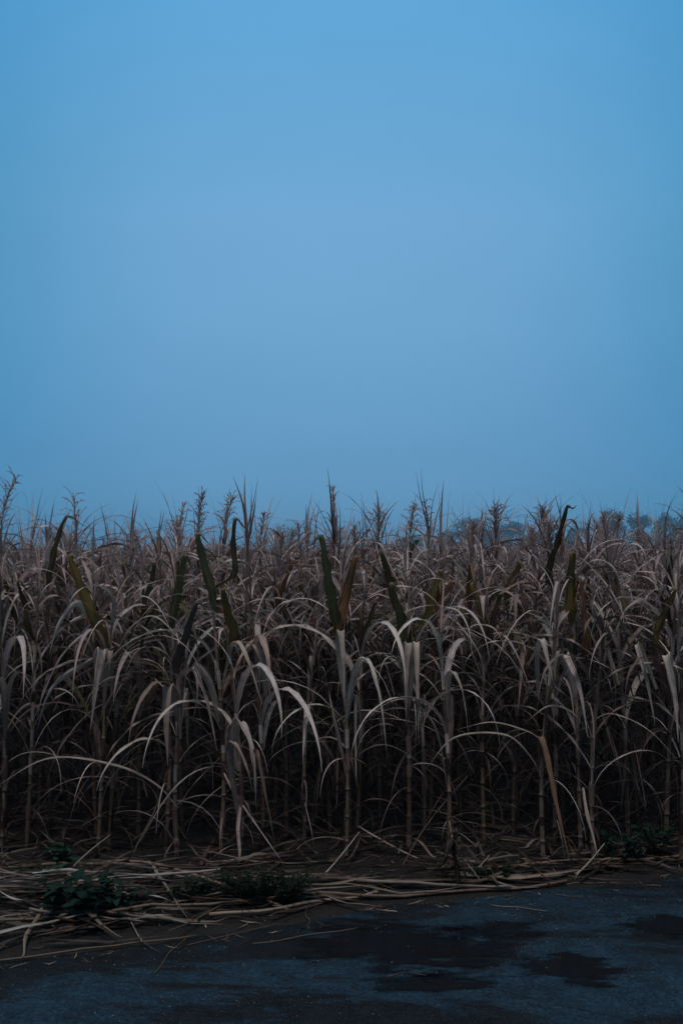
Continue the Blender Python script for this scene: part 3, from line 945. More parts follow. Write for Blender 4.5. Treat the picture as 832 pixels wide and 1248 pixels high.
crowd = []
front_xy = [(p[0].location.x, p[0].location.y) for p in FRONT]
BUDGET = 297 - len(FRONT)
row = 0
Y = 6.55
far_pts = []
cells = []
while Y < 13.5:
    half = 0.3467 * Y + 0.12
    x = -half + rng.uniform(0, 0.2)
    sp = 0.29 if Y < 9 else 0.33
    while x < half:
        cells.append((x + rng.uniform(-0.06, 0.06), Y + rng.uniform(-0.14, 0.14)))
        x += sp * rng.uniform(0.85, 1.15)
    # beyond the sides of the picture
    for sgn in (-1, 1):
        x = half + 0.2
        while x < half + 3.0:
            far_pts.append((sgn * x + rng.uniform(-0.06, 0.06), Y + rng.uniform(-0.14, 0.14)))
            x += sp
    Y += 0.40
for x, y in cells:
    if any((x - a) ** 2 + (y - b) ** 2 < 0.14 ** 2 for a, b in front_xy): continue
    if len(crowd) < BUDGET: crowd.append((x, y))
    else: far_pts.append((x, y))
# the front row goes on beyond the picture sides
for sgn in (-1, 1):
    x = 2.45
    while x < 6:
        yy = max(6.1, road_edge(sgn * x) + 0.5)
        far_pts.append((sgn * x, yy + rng.uniform(-.08, .08)))
        if yy + 0.4 < 6.5: pass
        x += 0.3
        
used = [False] * len(VAR)
for i, (x, y) in enumerate(crowd):
    k = rng.randrange(len(VAR))
    if y > 10 and VAR[k][2] and rng.random() < 0.5: k = 0
    root, parts, has = VAR[k]
    if not used[k]:
        o = root; used[k] = True
        label_parts = parts
    else:
        o = root.copy(); COL.objects.link(o)
        for p in parts:
            q = p.copy(); COL.objects.link(q); q.parent = o
    o.location = (x, y, ground_z(x, y))
    o.rotation_euler = (rng.uniform(-0.06, 0.06), rng.uniform(-0.08, 0.08), rng.uniform(0, 6.28))
    s = rng.uniform(0.9, 1.07) + (0.05 if y < 9 else 0)
    o.scale = (1, 1, s)
    if y < 7.4: z = 'close behind the front row'
    elif y < 9.5: z = 'in the crowded middle rows'
    else: z = 'among the packed tops further back'
    lb = ('dry brown corn plant with a tassel ' if has else ('corn plant with one stiff olive leaf ' if len(parts) == 3 else 'dry brown corn plant without tassel ')) + z
    tag(o, lb, 'corn plant', lb.replace('plant', 'plants', 1))
for k, u in enumerate(used):
    if not u:
        for p in VAR[k][1]: COL.objects.unlink(p)
        COL.objects.unlink(VAR[k][0])

# ------------------------------------------------------------------ the rest of the field: one object of instanced plants
PROTO = bpy.data.collections.new('far_crop_plants')
for k in range(10):
    r = random.Random(400 + k)
    h = r.uniform(1.55, 1.74)
    f = stalk_path(h, r, 0.08)
    a = Acc(); nodes = build_stalk(a, f, h, r, 0.013)
    a.m = [1] * len(a.m)
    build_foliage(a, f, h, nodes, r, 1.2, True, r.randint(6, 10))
    for _q in range(k % 3): build_spear(a, f(h * r.uniform(0.9, 0.98)), r.uniform(0.22, 0.42), r, 0.014)
    if k in (3, 7):
        n0 = len(a.m)
        build_tassel(a, f(h * 0.985), 0.2, r, 'plume')
        a.m = a.m[:n0] + [2] * (len(a.m) - n0)
    me = a.mesh('far_crop_plant', [M_LEAF, M_STALK, M_TASSEL])
    o = bpy.data.objects.new('far_crop_plant', me)
    PROTO.objects.link(o)

Y = 13.5
while Y < 135:
    half = 0.3467 * Y + 2.0 + 0.02 * Y
    sp = 0.34 if Y < 22 else (0.5 if Y < 45 else 0.8)
    x = -half
    while x < half:
        far_pts.append((x + rng.uniform(-0.1, 0.1), Y + rng.uniform(-0.2, 0.2)))
        x += sp * rng.uniform(0.8, 1.2)
    Y += 0.45 if Y < 22 else (0.75 if Y < 45 else 1.5)
me = bpy.data.meshes.new('corn_field')
me.from_pydata([(x, y, ground_z(x, y)) for x, y in far_pts], [], [])
me.materials.append(M_LEAF)
n = len(far_pts)
ar = me.attributes.new('rot', 'FLOAT_VECTOR', 'POINT')
ar.data.foreach_set('vector', np.array([(rng.uniform(-.07, .07), rng.uniform(-.07, .07), rng.uniform(0, 6.28)) for _ in range(n)], dtype=np.float32).ravel())
asz = me.attributes.new('size', 'FLOAT', 'POINT')
asz.data.foreach_set('value', np.array([rng.uniform(0.88, 1.06) for _ in range(n)], dtype=np.float32))
ai = me.attributes.new('pick', 'INT', 'POINT')
ai.data.foreach_set('value', np.array([rng.randrange(10) for _ in range(n)], dtype=np.int32))
fo = bpy.data.objects.new('corn_field', me); COL.objects.link(fo)
tag(fo, 'dense mass of dry corn stretching back to the horizon', None, None, 'stuff')
ng = bpy.data.node_groups.new('corn_field_nodes', 'GeometryNodeTree')
ng.interface.new_socket('Geometry', in_out='INPUT', socket_type='NodeSocketGeometry')
ng.interface.new_socket('Geometry', in_out='OUTPUT', socket_type='NodeSocketGeometry')
gn = ng.nodes
gi, go = gn.new('NodeGroupInput'), gn.new('NodeGroupOutput')
ci = gn.new('GeometryNodeCollectionInfo')
ci.inputs['Collection'].default_value = PROTO
ci.inputs['Separate Children'].default_value = True
ip = gn.new('GeometryNodeInstanceOnPoints')
ip.inputs['Pick Instance'].default_value = True


def named(nm, ty):
    a = gn.new('GeometryNodeInputNamedAttribute'); a.data_type = ty
    a.inputs['Name'].default_value = nm
    return a.outputs['Attribute']


ng.links.new(gi.outputs[0], ip.inputs['Points'])
ng.links.new(ci.outputs[0], ip.inputs['Instance'])
ng.links.new(named('pick', 'INT'), ip.inputs['Instance Index'])
ng.links.new(named('rot', 'FLOAT_VECTOR'), ip.inputs['Rotation'])
ng.links.new(named('size', 'FLOAT'), ip.inputs['Scale'])
ng.links.new(ip.outputs[0], go.inputs[0])
md = fo.modifiers.new('plants', 'NODES'); md.node_group = ng

# ------------------------------------------------------------------ litter and straw on the verge
def lying_strip(acc, x, y, ang, L, W, z0, r, tint, bend=0.06, curl=0.03, round_=False):
    n = 9
    pts = []
    a = ang
    k = r.uniform(-bend, bend)
    snap = r.randrange(2, 7) if r.random() < 0.35 else -1
    snap_a = r.gauss(0, 0.5)
    p = Vector((x - math.cos(ang) * L / 2, y - math.sin(ang) * L / 2, 0))
    tilt = r.uniform(-curl, curl)
    ph = r.uniform(0, 6.28)
    for i in range(n):
        t = i / (n - 1)
        gz = max(ground_z(p.x, p.y), 0.0 if p.y < road_edge(p.x) else -1)
        pts.append(Vector((p.x, p.y, gz + z0 + 0.004 + abs(tilt * (t - 0.5) * 2) + 0.35 * curl * (1 + math.sin(ph + t * 5)))))
        p = p + Vector((math.cos(a), math.sin(a), 0)) * L / (n - 1)
        a += k / n * 2
        if i == snap: a += snap_a
    if round_:
        tube(acc, pts, [W * 0.5 * (1 - 0.25 * i / n) for i in range(n)], 6, tint)
    else:
        strip(acc, pts, width_profile(n, W, 0.6, 0.4, 1.8), (-math.sin(ang), math.cos(ang), 0.1), tint, r.uniform(-1.2, 1.2), 0.3, 3, 0.3, r=r)


def heap(x, y):
    """height of the straw heap"""
    e = y - road_edge(x)
    hx = math.exp(-((x + 1.75) / 1.15) ** 2) + 0.16 + 0.15 * math.exp(-((x - 2.3) / 0.5) ** 2)
    return max(0, hx) * math.exp(-((e - 0.62) / 0.42) ** 2) * 0.15


EDGE_A = math.atan(SL)
STRAW = [(0.235, 0.17, 0.12), (0.14, 0.097, 0.068), (0.32, 0.245, 0.18), (0.075, 0.05, 0.036), (0.40, 0.35, 0.30), (0.04, 0.028, 0.022)]
r = random.Random(55)
a = Acc()
for i in range(620):
    x = r.uniform(-3.4, 3.4) if r.random() < 0.45 else r.gauss(-1.6, 0.75)
    e = abs(r.gauss(0.42, 0.24)) + 0.02
    if x > 0.2: e = abs(r.gauss(0.35, 0.45)) + 0.03
    y = road_edge(x) + e
    lying_strip(a, x, y, EDGE_A * r.uniform(-0.2, 1.1) + r.gauss(0, 0.28), r.uniform(0.15, 0.75), r.uniform(0.004, 0.022), heap(x, y) * r.uniform(0.0, 1.0), r, tuple(c_ * 0.55 for c_ in r.choice(STRAW[1:] + STRAW[3:4] * 2 + STRAW[5:] * 4)))
for i in range(500):   # small bits and crumbs
    x = r.uniform(-3, 3); y = road_edge(x) + max(-0.12, r.gauss(0.3, 0.35))
    lying_strip(a, x, y, r.uniform(0, 3.14), r.uniform(0.02, 0.12), r.uniform(0.003, 0.009), 0.0, r, jit(r.choice(STRAW), r), curl=0.008)
o = a.obj('straw_litter', M_STRAW)
tag(o, 'matted dry straw and leaf scraps strewn along the verge', None, None, 'stuff')
a = Acc()
for i in range(900):
    y = r.uniform(5.8, 8.5); x = r.uniform(-0.4, 0.4) * y
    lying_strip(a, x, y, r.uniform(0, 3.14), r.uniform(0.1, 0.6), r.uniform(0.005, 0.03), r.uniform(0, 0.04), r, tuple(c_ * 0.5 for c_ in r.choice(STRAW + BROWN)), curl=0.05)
for i in range(500):   # broken leaves and thin stems caught between the stalks
    y = r.uniform(6.2, 8.5); x = r.uniform(-0.38, 0.38) * y
    p = Vector((x, y, ground_z(x, y) + r.uniform(0.0, 0.35)))
    arc_leaf(a, p, r.uniform(0, 6.28), r.uniform(0.25, 0.9), r.uniform(0.004, 0.014), R(r.uniform(10, 85)), R(r.uniform(-60, 60)), r, tint=jit(r.choice(BROWN), r), twist=2, seg=9, wav=0)
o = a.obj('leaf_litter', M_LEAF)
tag(o, 'dead leaves and broken stems lying between the corn stalks', None, None, 'stuff')

# individual fallen stalks and long strips
FS = [
    # name, px0,py0, px1,py1, z, width, round, tint, label
    ('fallen_stalk', -10, 1056, 300, 1070, .12, .022, True, STRAW[0], 'long tan stalk lying along the top of the straw heap, reaching the left edge'),
    ('fallen_stalk', 60, 1045, 345, 1084, .13, .018, True, STRAW[2], 'tan stalk slanting over the back of the straw heap down to the right'),
    ('fallen_stalk', -8, 1142, 210, 1128, .03, .016, True, STRAW[0], 'straight tan stalk along the front of the heap at the left edge'),
    ('fallen_stalk', -5, 1172, 240, 1140, .012, .011, True, STRAW[1], 'thin stalk on the asphalt edge, lowest on the left'),
    ('fallen_stalk', 110, 1136, 392, 1097, .02, .018, True, STRAW[0], 'tan stalk slanting up along the road edge left of centre'),
    ('fallen_stalk', 255, 1124, 470, 1090, .02, .020, True, STRAW[2], 'pale stalk on the road edge pointing at the central straw bundle'),
    ('fallen_stalk', 385, 1100, 690, 1074, .02, .020, True, STRAW[0], 'longest tan stalk on the road edge at the centre'),
    ('fallen_stalk', 360, 1078, 560, 1074, .04, .014, True, STRAW[1], 'brown stalk behind the central road edge stalk'),
    ('fallen_stalk', 560, 1068, 840, 1052, .02, .014, True, STRAW[0], 'tan stalk along the far road edge on the right'),
    ('fallen_stalk', 700, 1062, 845, 1024, .05, .016, True, STRAW[2], 'tan stalk rising to the right picture edge'),
    ('fallen_stalk', 740, 1050, 840, 1040, .06, .02, True, STRAW[0], 'short thick tan stalk at the right picture edge'),
    ('fallen_leaf', 100, 1078, 265, 1072, .15, .030, False, (.62, .58, .56), 'pale blue grey leaf strip on the middle of the straw heap'),
    ('fallen_leaf', 150, 1090, 238, 1098, .13, .035, False, (.50, .46, .44), 'wide pale strip on the heap right of the dark green weed'),
    ('fallen_leaf', -6, 1100, 60, 1108, .12, .030, False, (.62, .58, .56), 'pale strip at the left edge of the straw heap'),
    ('fallen_leaf', 20, 1082, 130, 1076, .15, .024, False, (.45, .42, .40), 'grey leaf strip on the heap above the dark green weed'),
    ('fallen_leaf', 182, 1054, 232, 1098, .15, .034, False, STRAW[2], 'broad tan leaf folded down over the heap'),
    ('fallen_leaf', 140, 1090, 198, 1136, .12, .014, False, STRAW[4], 'narrow tan leaf hanging over the front of the heap'),
    ('fallen_leaf', 52, 1124, 24, 1162, .05, .020, False, STRAW[2], 'short bent tan leaf at the front left of the heap'),
    ('fallen_leaf', 82, 1065, 86, 1090, .17, .012, False, (.6, .56, .52), 'tiny white strip standing on the heap by the weed'),
    ('fallen_straw', 188, 1186, 230, 1140, .006, .005, True, STRAW[1], 'single straw pointing diagonally onto the road at left'),
    ('fallen_straw', 228, 1152, 345, 1125, .006, .005, True, STRAW[1], 'curved thin straw on the road left of centre'),
    ('fallen_straw', 308, 1150, 436, 1130, .006, .006, True, STRAW[0], 'straw on the road pointing right, beside the widest puddle'),
    ('fallen_straw', 598, 1103, 666, 1110, .006, .007, True, STRAW[2], 'short bright straw lying alone on the road right of centre'),
    ('fallen_straw', 676, 1090, 708, 1093, .006, .005, True, STRAW[1], 'tiny dark straw on the road near the right verge'),
    ('fallen_straw', 690, 1078, 755, 1077, .006, .006, True, STRAW[0], 'small straw just off the right verge on the road'),
    ('fallen_straw', 470, 1190, 520, 1188, .006, .004, True, STRAW[1], 'faint straw between the two central puddles'),
    ('fallen_straw', 374, 1112, 378, 1132, .006, .005, True, STRAW[1], 'tiny straw lying crosswise below the central stalks'),
]
for i, (nm, x0, y0, x1, y1, z, w, rd, tint, lb) in enumerate(FS):
    r = random.Random(3000 + i)
    A, B = ground_at(x0, y0, z), ground_at(x1, y1, z)
    # resting on the litter: never under the ground
    n = 13
    base = Vector((A.x, A.y, 0))
    root_pts = []
    nrm = (B - A).cross(Vector((0, 0, 1))).normalized()
    k = r.uniform(-0.035, 0.035); k2 = r.uniform(-0.012, 0.012)
    for j in range(n):
        t = j / (n - 1)
        p = A.lerp(B, t) + nrm * (k * math.sin(t * math.pi) + k2 * math.sin(t * 9))
        g = max(ground_z(p.x, p.y), 0.0 if p.y < road_edge(p.x) else -1) + heap(p.x, p.y) * 0.85
        p.z = max(g + w * 0.5, p.z if z < 0.02 else g + w * 0.6 + 0.012 * math.sin(t * 6 + k * 90))
        root_pts.append(p)
    c0 = root_pts[n // 2].copy()
    root_pts = [p - c0 for p in root_pts]
    a = Acc()
    if rd:
        rr = [w * 0.5 * (1 - 0.3 * j / n) for j in range(n)]
        tube(a, root_pts, rr, 7, jit(tint, r))
        if w > 0.012:
            for j in range(2, n, 3):
                d = (root_pts[j] - root_pts[j - 1]).normalized() * 0.004
                tube(a, [root_pts[j] - d, root_pts[j] + d], [rr[j] * 1.25] * 2, 7, tuple(c_ * 0.4 for c_ in tint))
    else:
        strip(a, root_pts, width_profile(n, w, 0.6, 0.4, 2.5), nrm + Vector((0, 0, 0.3)), jit(tint, r), 0.6, 0.35, 5, 0.3, r=r)
    o = a.obj(nm, M_STRAW); o.location = c0
    tag(o, lb, nm.replace('fallen_', 'fallen ').replace('stalk', 'stalk'), {'fallen_stalk': 'fallen stalks along the verge', 'fallen_leaf': 'loose leaf strips on the heap', 'fallen_straw': 'single straws on the road'}[nm])

# extra bulk of the heap: medium stalks, many alike
r = random.Random(77)
for i in range(34):
    x = r.gauss(-1.55, 0.75) if i < 24 else r.uniform(-0.2, 2.4)
    e = r.uniform(0.08, 0.7) if i < 24 else r.uniform(0.05, 0.35)
    y = road_edge(x) + e
    a = Acc()
    ang = EDGE_A * r.uniform(0.0, 1.1) + r.gauss(0, 0.12)
    L = r.uniform(0.3, 1.0)
    base_z = ground_z(x, y)
    lying_strip(a, x, y, ang, L, r.uniform(0.010, 0.024), heap(x, y) * r.uniform(0.7, 1.0) + 0.008, r, tuple(c_ * 0.8 for c_ in r.choice(STRAW + ([(0.62, 0.58, 0.55), (0.5, 0.45, 0.42)] * 2 if x < -1.0 else []))), curl=0.03, round_=r.random() < 0.25, bend=0.10)
    v0 = Vector((x, y, base_z))
    a.v = [tuple(Vector(v) - v0) for v in a.v]
    o = a.obj('fallen_stalk', M_STRAW); o.location = v0
    if i < 24: tag(o, 'flattened tan stalk lying in the straw heap at the left', 'fallen stalk', 'stalks flattened in the left straw heap')
    else: tag(o, 'flattened tan stalk among the thin straw of the right hand verge', 'fallen stalk', 'stalks in the thin straw on the right')

# grit on the asphalt
r = random.Random(31)
a = Acc()
for i in range(2600):
    x = r.uniform(-2.6, 2.8); y = road_edge(x) - abs(r.gauss(0, 0.9)) - 0.02
    if y < 3.4: continue
    q = r.uniform(0.0012, 0.0038) * (1.5 if r.random() < 0.08 else 1)
    c = Vector((x, y, q * 0.5 + (0.004 if r.random() < 0.3 else 0)))
    d = [Vector((q * r.uniform(.7, 1.3), 0, 0)), Vector((0, q * r.uniform(.7, 1.3), 0)), Vector((-q, 0, 0)), Vector((0, -q, 0)), Vector((0, 0, q * .7)), Vector((0, 0, -q * .7))]
    g = r.choice((0.03, 0.06, 0.12, 0.25))
    a.add([c + v for v in d], [(0, 1, 4), (1, 2, 4), (2, 3, 4), (3, 0, 4), (1, 0, 5), (2, 1, 5), (3, 2, 5), (0, 3, 5)], [(0, 0)] * 6, (g, g * 1.0, g * 1.02))
o = a.obj('grit', M_STALK, smooth=False)
tag(o, 'fine grit and crumbs scattered over the asphalt', None, None, 'stuff')

# two crossed leaning canes, and sticks
for i, (nm, P, w, tint, lb) in enumerate([
    ('leaning_stem', [(376, 1084, 5.6), (405, 1055, 5.75), (438, 1014, 5.95)], .013, (.5, .44, .4), 'pale stem leaning up right from the verge at centre'),
    ('leaning_stem', [(700, 1068, 5.75), (718, 1050, 5.8), (736, 1028, 5.85)], .011, (.5, .42, .34), 'short pale stick leaning at the right road edge'),
    ('leaning_stem', [(85, 1060, 5.4), (112, 1035, 5.5), (134, 1018, 5.55)], .009, (.42, .34, .27), 'thin stick sticking out of the heap over the left weed'),
    ('leaning_stem', [(160, 1044, 5.9), (190, 985, 6.0), (204, 940, 6.1)], .013, (.2, .15, .11), 'dark broken stem leaning between the left stalks'),
    ('leaning_stem', [(483, 1068, 5.9), (520, 1005, 6.0), (570, 945, 6.15)], .010, (.2, .15, .11), 'dark thin stem leaning right behind the central verge'),
    ('leaning_stem', [(560, 1078, 5.7), (585, 1055, 5.75), (596, 1042, 5.8)], .012, (.4, .33, .26), 'short stick beside the dark dead stump'),
]):
    r = random.Random(600 + i)
    pts = catmull([at(*q) for q in P], 10)
    g = ground_z(pts[0].x, pts[0].y)
    pts[0].z = min(pts[0].z, g)
    o0 = pts[0].copy()
    pts = [p - o0 for p in pts]
    a = Acc(); tube(a, pts, [w * 0.5 * (1 - 0.5 * j / 9) for j in range(10)], 6, tint)
    o = a.obj(nm, M_STRAW); o.location = o0
    tag(o, lb, 'broken stem', 'broken stems leaning at the verge')

# dark dead stump with hanging shreds at (555,1050)
b = ground_at(555, 1082, 0.02)
st = empty('dead_stump', (b.x, b.y, ground_z(b.x, b.y)))
tag(st, 'dark rotten stump with ragged shreds at the road edge right of centre', 'stump')
a = Acc(); r = random.Random(5)
pts = [Vector((0.01 * math.sin(i), 0, -0.02 + 0.05 * i)) for i in range(8)]
tube(a, pts, [0.022, 0.02, 0.016, 0.015, 0.013, 0.012, 0.010, 0.006], 7, (0.05, 0.04, 0.03)); a.obj('stem', M_STALK, st)
a = Acc()
for i in range(34):
    arc_leaf(a, Vector((0, 0, r.uniform(0.08, 0.36))), r.uniform(0, 6.28), r.uniform(0.08, 0.28), r.uniform(0.006, 0.02), R(r.uniform(-20, 60)), R(-88), r, tint=jit((0.06, 0.045, 0.032), r), twist=2, seg=8)
a.obj('shreds', M_LEAF, st)

# ------------------------------------------------------------------ weeds
def weed_leaf(acc, p, az, L, W, e0, e1, r, tint, lobes=True):
    n = 9
    pts = []
    q = p.copy()
    for i in range(n):
        s = i / (n - 1)
        pts.append(q.copy())
        e = e0 + (e1 - e0) * s
        q = q + Vector((math.cos(az) * math.cos(e), math.sin(az) * math.cos(e), math.sin(e))) * L / (n - 1)
    w = []
    for i in range(n):
        s = i / (n - 1)
        k = math.sin(math.pi * min(1, s ** 0.75)) ** 0.8 if 0 < s < 1 else 0.03
        if lobes and i % 2: k *= 0.8
        w.append(max(W * k, 0.001))
    strip(acc, pts, w, (-math.sin(az), math.cos(az), 0), tint, r.uniform(-.5, .5), 0.25, 5, 0.4, r=r)


def weed(px, py, H, Rad, nst, leaf, seed, label, tint=(0.012, 0.042, 0.028), squash=1.0):
    r = random.Random(seed)
    b = ground_at(px, py, 0.03)
    z = ground_z(b.x, b.y)
    root = empty('weed', (b.x, b.y, z))
    tag(root, label, 'weed')
    sa, la = Acc(), Acc()
    hp = 0
    for i in range(nst):
        az = r.uniform(0, 6.28); rr = Rad * math.sqrt(r.random()) * 0.9
        hh = H * r.uniform(0.5, 1.0)
        top = Vector((math.cos(az) * rr, math.sin(az) * rr * squash, hh))
        st0 = Vector((math.cos(az) * rr * 0.35, math.sin(az) * rr * 0.3 * squash, -0.01))
        pts = catmull([st0, st0.lerp(top, 0.5) + Vector((r.uniform(-.02, .02), 0, 0.02)), top], 7)
        tube(sa, pts, [0.003 * (1 - 0.6 * j / 6) for j in range(7)], 4, (0.05, 0.07, 0.035))
        nl = 5 if leaf > 0.04 else 14
        for j in range(nl):
            t = 0.25 + 0.75 * (j + r.random()) / nl
            q = pts[min(6, int(t * 6))]
            weed_leaf(la, q, r.uniform(0, 6.28), leaf * r.uniform(0.6, 1.25), leaf * r.uniform(0.4, 0.55), R(r.uniform(10, 55)), R(r.uniform(-60, -5)), r, jit(tint, r, 0.3), leaf > 0.04)
    sa.obj('stems', M_WEED, root); la.obj('leaves', M_WEED, root)


weed(98, 1128, 0.22, 0.27, 30, 0.10, 1, 'dark green broad leaved weed at the front of the straw heap', squash=0.5)
weed(70, 1078, 0.24, 0.10, 6, 0.11, 2, 'small green weed with large leaves behind the straw heap', tint=(0.018, 0.065, 0.04))
weed(150, 1118, 0.13, 0.20, 16, 0.07, 9, 'ragged dark weed sprawling right of the broad leaved one', squash=0.5)
weed(190, 1092, 0.15, 0.14, 10, 0.05, 10, 'thin dark weed growing up through the middle of the straw heap', squash=0.5)
weed(40, 1092, 0.16, 0.12, 9, 0.07, 11, 'dark weed poking through the back of the heap at far left', squash=0.6)
weed(50, 1112, 0.16, 0.09, 7, 0.08, 3, 'small dark weed close to the left picture edge', squash=0.6)
weed(325, 1102, 0.19, 0.36, 110, 0.024, 4, 'low bushy fine leaved weed right of the straw heap', tint=(0.012, 0.026, 0.018), squash=0.4)
weed(235, 1108, 0.14, 0.16, 16, 0.035, 5, 'small leafy weed between the heap and the fine leaved bush', tint=(0.012, 0.03, 0.018), squash=0.5)
weed(755, 1052, 0.22, 0.20, 12, 0.07, 6, 'dark green weed in the shade at the right verge', squash=0.6)
weed(800, 1046, 0.24, 0.16, 10, 0.06, 7, 'green weed half hidden by tan stalks at the right edge', squash=0.6)
weed(600, 1072, 0.07, 0.16, 12, 0.03, 8, 'tiny low weed on the soil right of the stump', tint=(0.012, 0.03, 0.018), squash=0.4)

# ------------------------------------------------------------------ far trees
def tree_parts(seed, H, Wd):
    r = random.Random(seed)
    ta, ca = Acc(), Acc()
    lean = r.uniform(-0.4, 0.4)
    trunk = [Vector((lean * (i / 6) ** 2, 0, H * 0.75 * i / 6 - 0.1)) for i in range(7)]
    tube(ta, trunk, [0.28 * (1 - 0.8 * i / 6) for i in range(7)], 7, (0.06, 0.045, 0.035))
    blobs = []
    for i in range(11):
        az = r.uniform(0, 6.28); z = H * r.uniform(0.32, 0.93)
        k = math.sin(math.pi * min(1, (z / H - 0.15) / 0.9)) ** 0.6
        rr = Wd * 0.5 * k * r.uniform(0.2, 0.85)
        c = Vector((math.cos(az) * rr, math.sin(az) * rr, z))
        s = trunk[min(6, int(z / H * 6 * 0.75))]
        tube(ta, catmull([s, s.lerp(c, 0.5) + Vector((0, 0, 0.2)), c], 5), [0.1, 0.07, 0.05, 0.035, 0.02], 5, (0.06, 0.045, 0.035))
        blobs.append((c, Wd * r.uniform(0.13, 0.26)))
    for c, s in blobs:
        for j in range(230):
            d = Vector((r.gauss(0, 1), r.gauss(0, 1), r.gauss(0, 0.8))).normalized() * s * (r.random() ** 0.45) * 1.25
            p = c + d
            q = r.uniform(0.12, 0.26)
            u = Vector((r.uniform(-1, 1), r.uniform(-1, 1), r.uniform(-1, 1))).normalized()
            w = u.orthogonal().normalized()
            ca.add([p - u * q, p + w * q * .6, p + u * q, p - w * q * .6], [(0, 1, 2, 3)], [(0, 0), (1, 0), (1, 1), (0, 1)], jit((0.020, 0.050, 0.040), r, 0.4))
    return ta.mesh('trunk', M_TREE), ca.mesh('crown', M_TREE)


TV = [(*tree_parts(70 + k, 8, 6.0), 8) for k in range(5)]
TREES = [
    (575, 634, 150, 5.5, 'distant tree rising left of the two bare corn spikes'),
    (603, 645, 158, 4.5, 'low distant tree right behind the bare corn spikes'),
    (622, 640, 150, 5.0, 'rounded distant tree left of the horn shaped blade'),
    (652, 648, 165, 5.0, 'low distant tree just left of the horn shaped blade'),
    (703, 652, 170, 4.5, 'lowest distant tree, right of the horn shaped blade'),
    (746, 630, 145, 3.6, 'distant tree behind the ragged reddish plume'),
    (781, 634, 140, 4.0, 'broad distant tree at the right, left of the last pair'),
    (808, 636, 144, 3.2, 'distant tree second from the right picture edge'),
    (834, 630, 140, 4.6, 'distant tree cut by the right picture edge'),
    (546, 650, 175, 5.0, 'faint low tree furthest left in the distant line'),
    (505, 655, 185, 5.0, 'faintest distant tree right of picture centre'),
]
for i, (px, ty, Yd, Wd, lb) in enumerate(TREES):
    tm, cm, H0 = TV[i % 5]
    Yd *= 5.6; Wd *= 5.4
    top = at(px, ty - (7 if px > 700 else 1), Yd)
    root = empty('tree', (top.x, Yd, 0.04))
    sc = top.z / H0 / 0.98
    root.scale = (Wd / 6.0 * 1.15, Wd / 6.0 * 1.15, sc)
    root.rotation_euler = (0, 0, i * 1.3)
    tag(root, lb, 'tree', 'distant trees beyond the field')
    link_part(tm, 'trunk', root); link_part(cm, 'crown', root)
# low distant hedge line joining them
a = Acc(); r = random.Random(9)
for i in range(5200):
    x = r.uniform(30, 380); y = 960 + r.uniform(-12, 12)
    hh = 6.5 + 7 * (0.5 + 0.5 * noise.noise(Vector((x * 0.035, 0, 0)))) + 0.5
    p = Vector((x, y, r.random() ** 0.7 * hh))
    q = r.uniform(0.8, 1.5); u = Vector((r.uniform(-1, 1), r.uniform(-1, 1), r.uniform(-1, 1))).normalized(); w = u.orthogonal().normalized()
    a.add([p - u * q, p + w * q * .6, p + u * q, p - w * q * .6], [(0, 1, 2, 3)], [(0, 0), (1, 0), (1, 1), (0, 1)], jit((0.020, 0.048, 0.040), r, 0.4))
o = a.obj('undergrowth', M_TREE)
tag(o, 'far off band of low bushes under the distant trees', None, None, 'stuff')

# ------------------------------------------------------------------ haze
hx, hy0, hy1 = 1700, -1700, 1700
V = [(x, y, z) for x in (-hx, hx) for y in (hy0, hy1) for z in (-1.05, 40)]
me = bpy.data.meshes.new('haze')
me.from_pydata(V, [], [(0, 1, 3, 2), (4, 6, 7, 5), (0, 4, 5, 1), (2, 3, 7, 6), (0, 2, 6, 4), (1, 5, 7, 3)])
M_HAZE, nt, ns, L = mat('haze')
out = N(ns, 'ShaderNodeOutputMaterial')
pv = N(ns, 'ShaderNodeVolumePrincipled')
pv.inputs['Color'].default_value = (0.46, 0.80, 0.99, 1)
pv.inputs['Density'].default_value = 0.0006
pv.inputs['Anisotropy'].default_value = 0.2
L.new(pv.outputs[0], out.inputs['Volume'])
me.materials.append(M_HAZE)
o = bpy.data.objects.new('haze', me); COL.objects.link(o)
tag(o, 'thin blue evening haze over the field', None, None, 'stuff')

# ------------------------------------------------------------------ sky and light
SUN_EL, SUN_ROT = R(67), R(195)
W = bpy.data.worlds.new('World'); S.world = W
W.use_nodes = True
nt = W.node_tree; ns = nt.nodes; L = nt.links
ns.clear()
out = N(ns, 'ShaderNodeOutputWorld')
bg = N(ns, 'ShaderNodeBackground'); bg.inputs['Strength'].default_value = 0.1
L.new(bg.outputs[0], out.inputs[0])
sky = N(ns, 'ShaderNodeTexSky')
sky.sky_type = 'NISHITA'; sky.sun_disc = False
sky.sun_elevation = SUN_EL; sky.sun_rotation = SUN_ROT
tc = N(ns, 'ShaderNodeTexCoord')
sep = N(ns, 'ShaderNodeSeparateXYZ'); L.new(tc.outputs['Generated'], sep.inputs[0])
cr = N(ns, 'ShaderNodeValToRGB')
els = cr.color_ramp.elements
stops = [(0.0, (0.128, 0.345, 0.60)), (0.10, (0.130, 0.345, 0.60)), (0.22, (0.160, 0.395, 0.65)), (0.32, (0.172, 0.415, 0.685)),
         (0.49, (0.120, 0.395, 0.705)), (0.60, (0.22, 0.42, 0.66)), (0.80, (0.75, 0.88, 1.0)), (1.0, (0.98, 1.0, 1.0))]  # unseen zenith brightened for top light on the leaves
els[0].position, els[0].color = stops[0][0], (*stops[0][1], 1)
els[1].position, els[1].color = stops[-1][0], (*stops[-1][1], 1)
for p_, c_ in stops[1:-1]:
    e = els.new(p_); e.color = (*c_, 1)
L.new(sep.outputs['Z'], cr.inputs[0])
